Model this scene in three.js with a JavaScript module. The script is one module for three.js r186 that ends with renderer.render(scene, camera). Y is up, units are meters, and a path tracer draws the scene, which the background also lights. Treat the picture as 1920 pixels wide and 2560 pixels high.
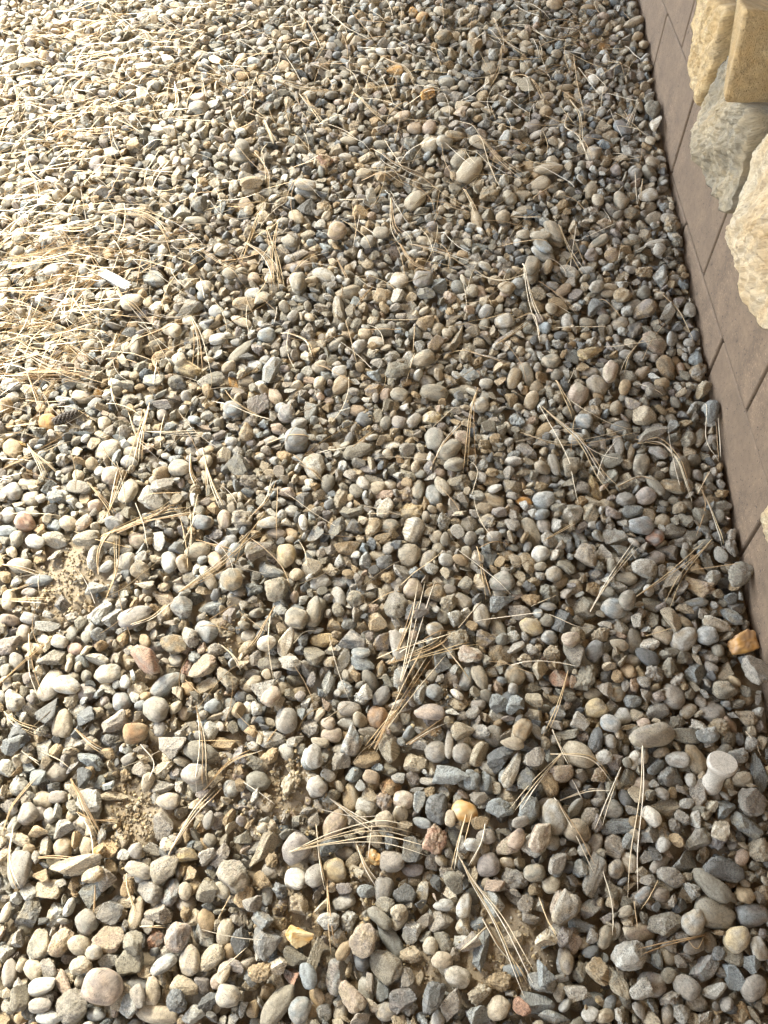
import * as THREE from 'three';
import { ImprovedNoise } from 'three/addons/math/ImprovedNoise.js';
import { mergeGeometries, mergeVertices } from 'three/addons/utils/BufferGeometryUtils.js';
import { RoundedBoxGeometry } from 'three/addons/geometries/RoundedBoxGeometry.js';

// ---------------------------------------------------------------- camera, sky, sun, exposure
const W = 1920, Hpx = 2560;                                   // size of the photograph
const F = 2028.4, PITCH = THREE.MathUtils.degToRad(51.96), ROLL = THREE.MathUtils.degToRad(0.49);
const CAM = new THREE.Vector3(0, 1.3065, 0);
const ALPHA = THREE.MathUtils.degToRad(8.434);                // the bed rises away from the camera
const PSI = THREE.MathUtils.degToRad(2.61), DW = 0.6027;      // the wall: turn and distance

const scene = new THREE.Scene();
const camera = new THREE.PerspectiveCamera(64.5, W / Hpx, 0.02, 400);
camera.position.copy(CAM);
camera.rotation.order = 'YXZ';
camera.rotation.set(-PITCH, 0, ROLL);
scene.add(camera);

const SUN = new THREE.Vector3(-0.46, 0.72, -0.52).normalize();
{
  const w = 256, h = 128, d = new Float32Array(w * h * 4);
  for (let j = 0; j < h; j++) for (let i = 0; i < w; i++) {
    const el = ((j + 0.5) / h - 0.5) * Math.PI, az = ((i + 0.5) / w - 0.5) * 2 * Math.PI;
    const dir = new THREE.Vector3(Math.cos(el) * Math.cos(az), Math.sin(el), Math.cos(el) * Math.sin(az));
    const t = Math.max(0, Math.sin(el)), k = Math.pow(1 - t, 2.2);
    const g = Math.pow(Math.max(0, dir.dot(SUN)), 5) * 1.0;
    const c = [0.51 + 0.49 * k + g, 0.64 + 0.43 * k + 0.97 * g, 0.88 + 0.26 * k + 0.88 * g];
    const o = (j * w + i) * 4;
    for (let q = 0; q < 3; q++) d[o + q] = el > -0.02 ? c[q] : [0.30, 0.25, 0.18][q];
    d[o + 3] = 1;
  }
  const sky = new THREE.DataTexture(d, w, h, THREE.RGBAFormat, THREE.FloatType);
  sky.mapping = THREE.EquirectangularReflectionMapping;
  sky.magFilter = THREE.LinearFilter; sky.minFilter = THREE.LinearFilter; sky.needsUpdate = true;
  scene.background = sky; scene.environment = sky;
}
const sun = new THREE.DirectionalLight(new THREE.Color(1.0, 0.94, 0.80), 5.0);
sun.position.copy(SUN).multiplyScalar(12);
sun.castShadow = true; sun.shadow.radius = 50;
sun.shadow.mapSize.set(2048, 2048);
Object.assign(sun.shadow.camera, { left: -5, right: 5, top: 5, bottom: -5, near: 1, far: 30 });
scene.add(sun, sun.target);

const renderer = new THREE.WebGLRenderer({ antialias: true });
renderer.setSize(768, 1024);
renderer.toneMapping = THREE.LinearToneMapping;
renderer.toneMappingExposure = 6.8;
renderer.shadowMap.enabled = true;

// ---------------------------------------------------------------- helpers
function rngOf(seed) { let a = seed >>> 0; return () => { a = (a + 0x6D2B79F5) | 0; let t = Math.imul(a ^ (a >>> 15), 1 | a); t = (t + Math.imul(t ^ (t >>> 7), 61 | t)) ^ t; return ((t ^ (t >>> 14)) >>> 0) / 4294967296; }; }
const rand = rngOf(20240611);
const gauss = (r = rand) => Math.sqrt(-2 * Math.log(1 - r() * 0.9999)) * Math.cos(2 * Math.PI * r());
const IN = new ImprovedNoise();
const noise = (x, y, z) => IN.noise(x + 37.3, y + 11.7, z + 71.9);
const V = (x, y, z) => new THREE.Vector3(x, y, z);
const QP = new THREE.Quaternion().setFromAxisAngle(V(1, 0, 0), ALPHA);
const EU = V(1, 0, 0), EN = V(0, 1, 0).applyQuaternion(QP), EV = V(0, 0, -1).applyQuaternion(QP);
const HC = CAM.y * Math.cos(ALPHA);
const ORG = CAM.clone().addScaledVector(EN, -HC);             // foot of the camera on the bed
const bedToWorld = (u, n, v) => ORG.clone().addScaledVector(EU, u).addScaledVector(EN, n).addScaledVector(EV, v);
const FWD = V(0, -Math.sin(PITCH), -Math.cos(PITCH));
function rayOf(px, py) {
  let x = (px - W / 2) / F, y = -(py - Hpx / 2) / F;
  const c = Math.cos(ROLL), s = Math.sin(ROLL); [x, y] = [c * x - s * y, s * x + c * y];
  return V(x, -Math.sin(PITCH) + y * Math.cos(PITCH), -Math.cos(PITCH) - y * Math.sin(PITCH));
}
function onBed(px, py, n = 0.006) {                           // photo pixel -> bed coordinates (u, v) at height n
  const d = rayOf(px, py), k = (n - HC) / d.dot(EN);
  const p = CAM.clone().addScaledVector(d, k).sub(ORG);
  return { u: p.dot(EU), v: p.dot(EV), k, d };
}
const WT = V(Math.sin(PSI), 0, -Math.cos(PSI)), WN = V(-Math.cos(PSI), 0, -Math.sin(PSI));
const WBASE = V(CAM.x + Math.cos(PSI) * DW, 0, CAM.z + Math.sin(PSI) * DW);
function onWall(px, py, off = 0) {                            // photo pixel -> wall coordinates: x = -along, y = height
  const d = rayOf(px, py), k = -(DW - off) / WN.dot(d);
  const p = CAM.clone().addScaledVector(d, k);
  return [-(p.clone().sub(WBASE).dot(WT)), p.y];
}
const used = {};
function numbered(name) { const n = used[name] = (used[name] ?? -1) + 1; return n ? `${name}_${String(n).padStart(3, '0')}` : name; }
function tag(o, label, category, group, kind) { o.userData.label = label; o.userData.category = category; if (group) o.userData.group = group; if (kind) o.userData.kind = kind; return o; }
function mesh(name, geo, mat, parent) { const m = new THREE.Mesh(geo, mat); m.name = name; m.castShadow = m.receiveShadow = true; parent.add(m); return m; }
const lin = hex => new THREE.Color(hex);                      // sRGB hex -> linear

// ---------------------------------------------------------------- textures
function tex(n, f, srgb) {
  const d = new Uint8Array(n * n * 4);
  for (let j = 0; j < n; j++) for (let i = 0; i < n; i++) { const c = f(i / n, j / n, i, j); const o = (j * n + i) * 4; d[o] = c[0] * 255; d[o + 1] = c[1] * 255; d[o + 2] = c[2] * 255; d[o + 3] = 255; }
  const t = new THREE.DataTexture(d, n, n); t.wrapS = t.wrapT = THREE.RepeatWrapping; t.magFilter = THREE.LinearFilter; t.minFilter = THREE.LinearMipmapLinearFilter; t.generateMipmaps = true;
  if (srgb) t.colorSpace = THREE.SRGBColorSpace; t.needsUpdate = true; return t;
}
const clamp = (x, a = 0, b = 1) => Math.min(b, Math.max(a, x));
const wrapN = (x, y, p, z) => {                               // tiling noise of period p
  const f = (a, b) => noise(a, b, z); const fx = x * p, fy = y * p, wx = x, wy = y;
  return (f(fx, fy) * (1 - wx) + f(fx - p, fy) * wx) * (1 - wy) + (f(fx, fy - p) * (1 - wx) + f(fx - p, fy - p) * wx) * wy;
};
function pitField(n, count, rmin, rmax, seed) {
  const a = new Float32Array(n * n), r = rngOf(seed);
  for (let k = 0; k < count; k++) {
    const cx = r() * n, cy = r() * n, R = rmin + (rmax - rmin) * r() * r(), e = 0.6 + 0.7 * r(), th = r() * 6.28, de = 0.4 + 0.6 * r(), q = Math.ceil(R * 1.4);
    for (let y = -q; y <= q; y++) for (let x = -q; x <= q; x++) {
      const X = (x * Math.cos(th) + y * Math.sin(th)) * e, Y = (-x * Math.sin(th) + y * Math.cos(th)) / e, d = Math.hypot(X, Y) / R;
      if (d < 1) { const o = ((Math.floor(cy + y) + n) % n) * n + (Math.floor(cx + x) + n) % n; a[o] = Math.max(a[o], de * (1 - d * d)); }
    }
  }
  return a;
}
const NS = 256;
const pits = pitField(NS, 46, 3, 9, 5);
const rs = rngOf(9);
const grainV = new Float32Array(NS * NS).map(() => rs());
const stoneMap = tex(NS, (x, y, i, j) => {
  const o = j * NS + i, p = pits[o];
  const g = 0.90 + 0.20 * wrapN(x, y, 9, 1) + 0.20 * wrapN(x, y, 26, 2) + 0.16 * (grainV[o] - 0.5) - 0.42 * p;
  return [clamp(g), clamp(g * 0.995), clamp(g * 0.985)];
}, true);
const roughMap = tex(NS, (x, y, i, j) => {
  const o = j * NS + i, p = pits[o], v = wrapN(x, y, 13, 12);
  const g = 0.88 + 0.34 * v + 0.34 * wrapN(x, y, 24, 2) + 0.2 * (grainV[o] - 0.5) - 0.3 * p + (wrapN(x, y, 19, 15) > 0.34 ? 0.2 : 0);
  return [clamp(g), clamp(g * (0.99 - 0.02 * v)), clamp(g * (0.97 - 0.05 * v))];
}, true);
const stoneBump = tex(NS, (x, y, i, j) => { const o = j * NS + i; const g = 0.6 + 0.16 * wrapN(x, y, 14, 3) + 0.14 * wrapN(x, y, 44, 4) + 0.12 * (grainV[o] - 0.5) - 0.5 * pits[o]; return [clamp(g), clamp(g), clamp(g)]; });
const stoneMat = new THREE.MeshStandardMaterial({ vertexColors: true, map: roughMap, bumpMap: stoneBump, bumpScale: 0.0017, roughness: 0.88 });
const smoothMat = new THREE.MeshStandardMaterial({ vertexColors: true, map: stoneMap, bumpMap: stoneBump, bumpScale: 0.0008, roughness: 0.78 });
const quartzMat = new THREE.MeshPhysicalMaterial({ vertexColors: true, bumpMap: stoneBump, bumpScale: 0.0003, roughness: 0.38, clearcoat: 0.15, clearcoatRoughness: 0.4 });

// ---------------------------------------------------------------- stones: shapes
const sphereCache = {};
function sphere(detail) {
  if (!sphereCache[detail]) { const g = new THREE.IcosahedronGeometry(1, detail); g.deleteAttribute('normal'); g.deleteAttribute('uv'); sphereCache[detail] = mergeVertices(g, 1e-5); }
  return sphereCache[detail];
}
// kind r: water-worn, h: worn with broken faces, a: angular, k: rough lump.  a, b, c: half axes (x, z, y); returns a geometry with colours
function stoneGeo(kind, a, b, c, col, col2, r, detail) {
  const S = sphere(detail), P = S.attributes.position, N = P.count;
  const pos = new Float32Array(N * 3), colr = new Float32Array(N * 3), uv = new Float32Array(N * 2);
  const o1 = r() * 90, o2 = r() * 90, o3 = r() * 90;
  const pw = kind === 'r' ? 2 + r() * 0.55 : 2.1 + r() * 0.7, taper = (r() - 0.5) * (kind === 'r' ? 0.42 : 0.6), bend = (r() - 0.5) * 0.25;
  const planes = []; const nPl = kind === 'r' ? (r() < 0.35 ? 1 : 0) : kind === 'h' ? 2 + Math.floor(r() * 3) : kind === 'a' ? 7 + Math.floor(r() * 5) : 3 + Math.floor(r() * 3);
  for (let k = 0; k < nPl; k++) {
    const n = V(gauss(r), gauss(r), gauss(r)).normalize();
    planes.push([n.x, n.y, n.z, kind === 'r' ? 0.78 + 0.15 * r() : kind === 'h' ? 0.42 + 0.42 * r() : kind === 'a' ? 0.46 + 0.36 * r() : 0.62 + 0.3 * r(), 0.88 + 0.24 * r()]);
  }
  const kk = kind === 'r' ? 9 : kind === 'k' ? 14 : 70;
  const n1 = kind === 'r' ? 0.09 : kind === 'k' ? 0.20 : 0.10, n2 = kind === 'r' ? 0.03 : kind === 'k' ? 0.14 : 0.06, n3 = kind === 'r' ? 0.006 : kind === 'k' ? 0.09 : 0.042;
  const vein = r() < 0.09 ? [gauss(r), gauss(r), gauss(r), (r() - 0.5) * 0.8, 0.03 + 0.05 * r()] : null;
  let mx = 0, my = 0, mz = 0;
  for (let i = 0; i < N; i++) {
    const x = P.getX(i), y = P.getY(i), z = P.getZ(i);
    let rho = Math.pow(Math.abs(x) ** pw + Math.abs(y) ** pw + Math.abs(z) ** pw, -1 / pw);
    if (kind === 'a') rho *= 1.3;
    rho *= 1 + n1 * noise(x * 1.3 + o1, y * 1.3 + o2, z * 1.3 + o3) * 1.6;
    let tint = 1, sum = Math.exp(-kk * rho), base = rho;
    for (const p of planes) { const dn = x * p[0] + y * p[1] + z * p[2]; if (dn > 0.12) { const q = p[3] / dn; sum += Math.exp(-kk * q); if (q < base) { base = q; tint = p[4]; } } }
    if (planes.length) rho = Math.min(rho, -Math.log(sum) / kk + 0.01);
    rho *= 1 + n2 * noise(x * 3.1 + o2, y * 3.1 + o3, z * 3.1 + o1) * 1.5 + n3 * noise(x * 7.5 + o3, y * 7.5 + o1, z * 7.5 + o2) * 1.5;
    let X = x * rho, Y = y * rho, Z = z * rho;
    const tp = 1 + taper * X; Y *= tp; Z = Z * tp + bend * X * X;
    pos[i * 3] = X; pos[i * 3 + 1] = Y; pos[i * 3 + 2] = Z;
    mx = Math.max(mx, Math.abs(X)); my = Math.max(my, Math.abs(Y)); mz = Math.max(mz, Math.abs(Z));
    let t = 1 + 0.16 * noise(x * 1.9 + o3, y * 1.9 + o2, z * 1.9) + 0.11 * noise(x * 5 + o1, y * 5, z * 5 + o2);
    t *= kind === 'r' ? 1 : tint;
    let mixv = clamp(0.5 + 1.3 * noise(x * 1.4 + o2 + 9, y * 1.4 + o1, z * 1.4 + o3));
    if (vein && Math.abs(x * vein[0] + y * vein[1] + z * vein[2] - vein[3] + 0.1 * noise(x * 3, y * 3, z * 3 + o1)) < vein[4]) t *= 1.35;
    colr[i * 3] = (col[0] * (1 - mixv) + col2[0] * mixv) * t; colr[i * 3 + 1] = (col[1] * (1 - mixv) + col2[1] * mixv) * t; colr[i * 3 + 2] = (col[2] * (1 - mixv) + col2[2] * mixv) * t;
  }
  const sx = a / mx, sy = c / my, sz = b / mz, us = 1 / 0.034, uo = r(), vo = r();
  for (let i = 0; i < N; i++) {
    pos[i * 3] *= sx; pos[i * 3 + 1] *= sy; pos[i * 3 + 2] *= sz;
    uv[i * 2] = uo + (pos[i * 3] + 0.45 * pos[i * 3 + 1]) * us; uv[i * 2 + 1] = vo + (pos[i * 3 + 2] - 0.62 * pos[i * 3 + 1]) * us;
  }
  const g = new THREE.BufferGeometry();
  g.setAttribute('position', new THREE.BufferAttribute(pos, 3)); g.setAttribute('color', new THREE.BufferAttribute(colr, 3)); g.setAttribute('uv', new THREE.BufferAttribute(uv, 2));
  g.setIndex(S.index);
  if (kind === 'a') { const f = g.toNonIndexed(); f.computeVertexNormals(); return f; }   // broken faces keep their edges
  g.computeVertexNormals(); return g;
}

// ---------------------------------------------------------------- the bed as a height field on which stones come to rest
const CELL = 0.0025, U0 = -2.05, U1 = 0.86, V0 = -0.5, V1 = 3.15;
const NU = Math.round((U1 - U0) / CELL), NV = Math.round((V1 - V0) / CELL);
const HF = new Float32Array(NU * NV), PROT = new Uint8Array(NU * NV);
// bare dirt between the stones, [photo x, photo y, radius m, bareness]
const DIRT = [[160, 1440, 0.10, 1], [120, 1500, 0.07, 0.7], [325, 2030, 0.07, 1], [330, 2070, 0.05, 0.9], [720, 1955, 0.07, 0.9], [690, 1990, 0.05, 0.6], [1040, 2420, 0.05, 0.9], [1260, 2385, 0.085, 1], [1290, 2440, 0.06, 0.8], [930, 2190, 0.05, 0.7],
  [575, 1570, 0.05, 0.8], [400, 1800, 0.05, 0.7], [720, 2250, 0.045, 0.7], [1070, 1760, 0.05, 0.6], [660, 300, 0.10, 0.7], [910, 1060, 0.05, 0.6], [1510, 95, 0.12, 0.8], [1080, 1160, 0.04, 0.6], [560, 1900, 0.05, 0.7], [890, 2290, 0.04, 0.7], [1180, 440, 0.05, 0.5]]
  .map(([x, y, R, s]) => { const p = onBed(x, y, 0); return [p.u, p.v, R, s]; });
const bare = (u, v) => { let b = 0; for (const [x, y, R, s] of DIRT) { const d = Math.hypot(u - x, v - y) / R + 0.5 * noise(u * 30, v * 30, 5); if (d < 1) b = Math.max(b, s * Math.min(1, 2.2 * (1 - d))); } return b; };
const dirtH = (u, v) => -0.027 + 0.006 * noise(u * 7, v * 7, 1.3) + 0.004 * noise(u * 23, v * 23, 4.1) + 0.0024 * noise(u * 80, v * 80, 2.2) + 0.014 * bare(u, v);
const swell = (u, v) => 0.012 * noise(u * 2.6, v * 2.6, 8.8) + 0.006 * noise(u * 8, v * 8, 3.1);
for (let j = 0; j < NV; j++) for (let i = 0; i < NU; i++) {
  const u = U0 + (i + 0.5) * CELL, v = V0 + (j + 0.5) * CELL;
  const p = bedToWorld(u, 0, v), dist = DW + WN.dot(p.sub(CAM));
  HF[j * NU + i] = dist < 0.004 ? 9 : dirtH(u, v);
}
const tmpM = new THREE.Matrix4();
function ellipsoid(q, a, b, c, grow = 1) {                    // footprint of a turned ellipsoid: cells with bottom and top
  const e = tmpM.makeRotationFromQuaternion(q).elements, A2 = a * a, C2 = c * c, B2 = b * b;
  const X = [e[0], e[4], e[8]], Y = [e[1], e[5], e[9]], Z = [e[2], e[6], e[10]];
  const m = (p, r) => p[0] * r[0] * A2 + p[1] * r[1] * C2 + p[2] * r[2] * B2;
  const uu = m(X, X), vv = m(Z, Z), uv = -m(X, Z), nn = m(Y, Y), un = m(X, Y), vn = -m(Z, Y);
  const det = uu * vv - uv * uv, iu = vv / det, iv = uu / det, iuv = -uv / det;
  const mu = iu * un + iuv * vn, mv = iuv * un + iv * vn, sg = Math.max(1e-10, nn - (un * mu + vn * mv));
  const ru = Math.sqrt(uu) * grow, rv = Math.sqrt(vv) * grow, du = [], lo = [], hi = [];
  const ci = Math.ceil(ru / CELL), cj = Math.ceil(rv / CELL);
  for (let j = -cj; j <= cj; j++) for (let i = -ci; i <= ci; i++) {
    const x = i * CELL, y = j * CELL, s = iu * x * x + 2 * iuv * x * y + iv * y * y; if (s >= grow) continue;
    const mid = mu * x + mv * y, h = Math.sqrt(sg * Math.max(0.02, 1 - s));
    du.push(j * NU + i); lo.push(mid - h); hi.push(mid + h);
  }
  return { du, lo, hi, ci, cj };
}
function dropAt(fp, i, j, maxProt) {
  if (i - fp.ci < 0 || i + fp.ci >= NU || j - fp.cj < 0 || j + fp.cj >= NV) return 99;
  const o = j * NU + i; let z = -9, pr = 0; const n = fp.du.length;
  for (let k = 0; k < n; k++) { const q = o + fp.du[k], h = HF[q] - fp.lo[k]; if (h > z) z = h; if (PROT[q]) pr++; }
  return pr > maxProt * n ? 99 : z;
}
function settle(fp, i, j, z, protect) {
  const o = j * NU + i;
  for (let k = 0; k < fp.du.length; k++) { const q = o + fp.du[k], t = z + fp.hi[k]; if (t > HF[q]) { HF[q] = t; if (protect) PROT[q] = 1; } }
}
const YA = V(0, 1, 0);
function pose(yaw, tilt, dir) {
  return new THREE.Quaternion().setFromAxisAngle(V(Math.cos(dir), 0, Math.sin(dir)), tilt).multiply(new THREE.Quaternion().setFromAxisAngle(YA, yaw));
}

// ---------------------------------------------------------------- stone colours (of the stone itself)
const COL = { g: '#999285', b: '#ada18a', n: '#8a8474', t: '#9f8c6d', s: '#8d908c', d: '#6f6f6b', l: '#b0ada2', w: '#cdc6b5', p: '#ae9d8a', m: '#918980', o: '#bf914f', e: '#a6856f', y: '#c1af87', q: '#a98763' };
const COLW = { g: 'warm grey', b: 'beige', n: 'olive grey', t: 'tan brown', s: 'blue grey', d: 'dark slate grey', l: 'light grey', w: 'cream white', p: 'pinkish beige', m: 'mauve grey', o: 'orange', e: 'reddish', y: 'pale yellow', q: 'salmon brown' };
const colOf = (k, r, am = 0.09) => { const c = lin(COL[k]); const t = 1 + am * gauss(r), w = 1 + 0.02 * gauss(r); return [c.r * t * w, c.g * t, c.b * t / w]; };
const palette = 'gggggbbbbbbbnnnnntttssdddllllmmpwggbbnlgbntl';

// hidden lower layer and loose fill: collected per shape variant, drawn as one mass of gravel
const VAR = [];
{
  const r = rngOf(77), one = [1, 1, 1];
  for (const [kind, n, det] of [['r', 20, 6], ['h', 26, 10], ['a', 42, 10], ['k', 14, 9]]) for (let k = 0; k < n; k++) {
    const a = 0.013, b = a * (kind === 'r' ? 0.62 + 0.34 * r() : 0.55 + 0.42 * r()), c = b * (kind === 'r' ? 0.5 + 0.4 * r() : 0.45 + 0.45 * r());
    const t = 0.05 * (r() - 0.5);
    VAR.push({ kind, a, b, c, geo: stoneGeo(kind, a, b, c, one, [1 + t, 1, 1 - t], r, det), list: [] });
  }
}
function tryFill(u, v, L, K, KR, sig, maxProt, limit, sink, pal = palette) {
  const vr = VAR[Math.floor(rand() * VAR.length)], s = L / (2 * vr.a);
  let best = 99, bq = null, bf = null, bi = 0, bj = 0;
  for (let r = 0; r < KR; r++) {
    const q = pose(rand() * 6.283, Math.abs(gauss()) * sig, rand() * 6.283), fp = ellipsoid(q, vr.a * s * 0.88, vr.b * s * 0.88, vr.c * s * 0.9);
    for (let k = 0; k < K; k++) {
      const i = Math.floor((u - U0) / CELL + gauss() * L * 0.32 / CELL), j = Math.floor((v - V0) / CELL + gauss() * L * 0.32 / CELL);
      const z = dropAt(fp, i, j, maxProt);
      if (z < best) { best = z; bq = q; bf = fp; bi = i; bj = j; }
    }
  }
  if (best > limit) return false;
  const z = best - sink * vr.c * s;
  settle(bf, bi, bj, z, false);
  vr.list.push({ u: U0 + (bi + 0.5) * CELL, v: V0 + (bj + 0.5) * CELL, n: z, q: bq, s, col: colOf(pal[Math.floor(rand() * pal.length)], rand, 0.12) });
  return true;
}
const AREA = (U1 - U0) * (V1 - V0);
const sizeOf = (med, sd, lo, hi) => clamp(med * Math.exp(sd * gauss()), lo, hi);
const anywhere = () => [U0 + rand() * (U1 - U0), V0 + rand() * (V1 - V0)];
for (let k = 0; k < AREA * 2000; k++) { const [u, v] = anywhere(); if (rand() < bare(u, v)) continue; tryFill(u, v, sizeOf(0.024, 0.25, 0.012, 0.036), 4, 2, 0.6, 1, 0.5, 0.12); }

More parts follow.
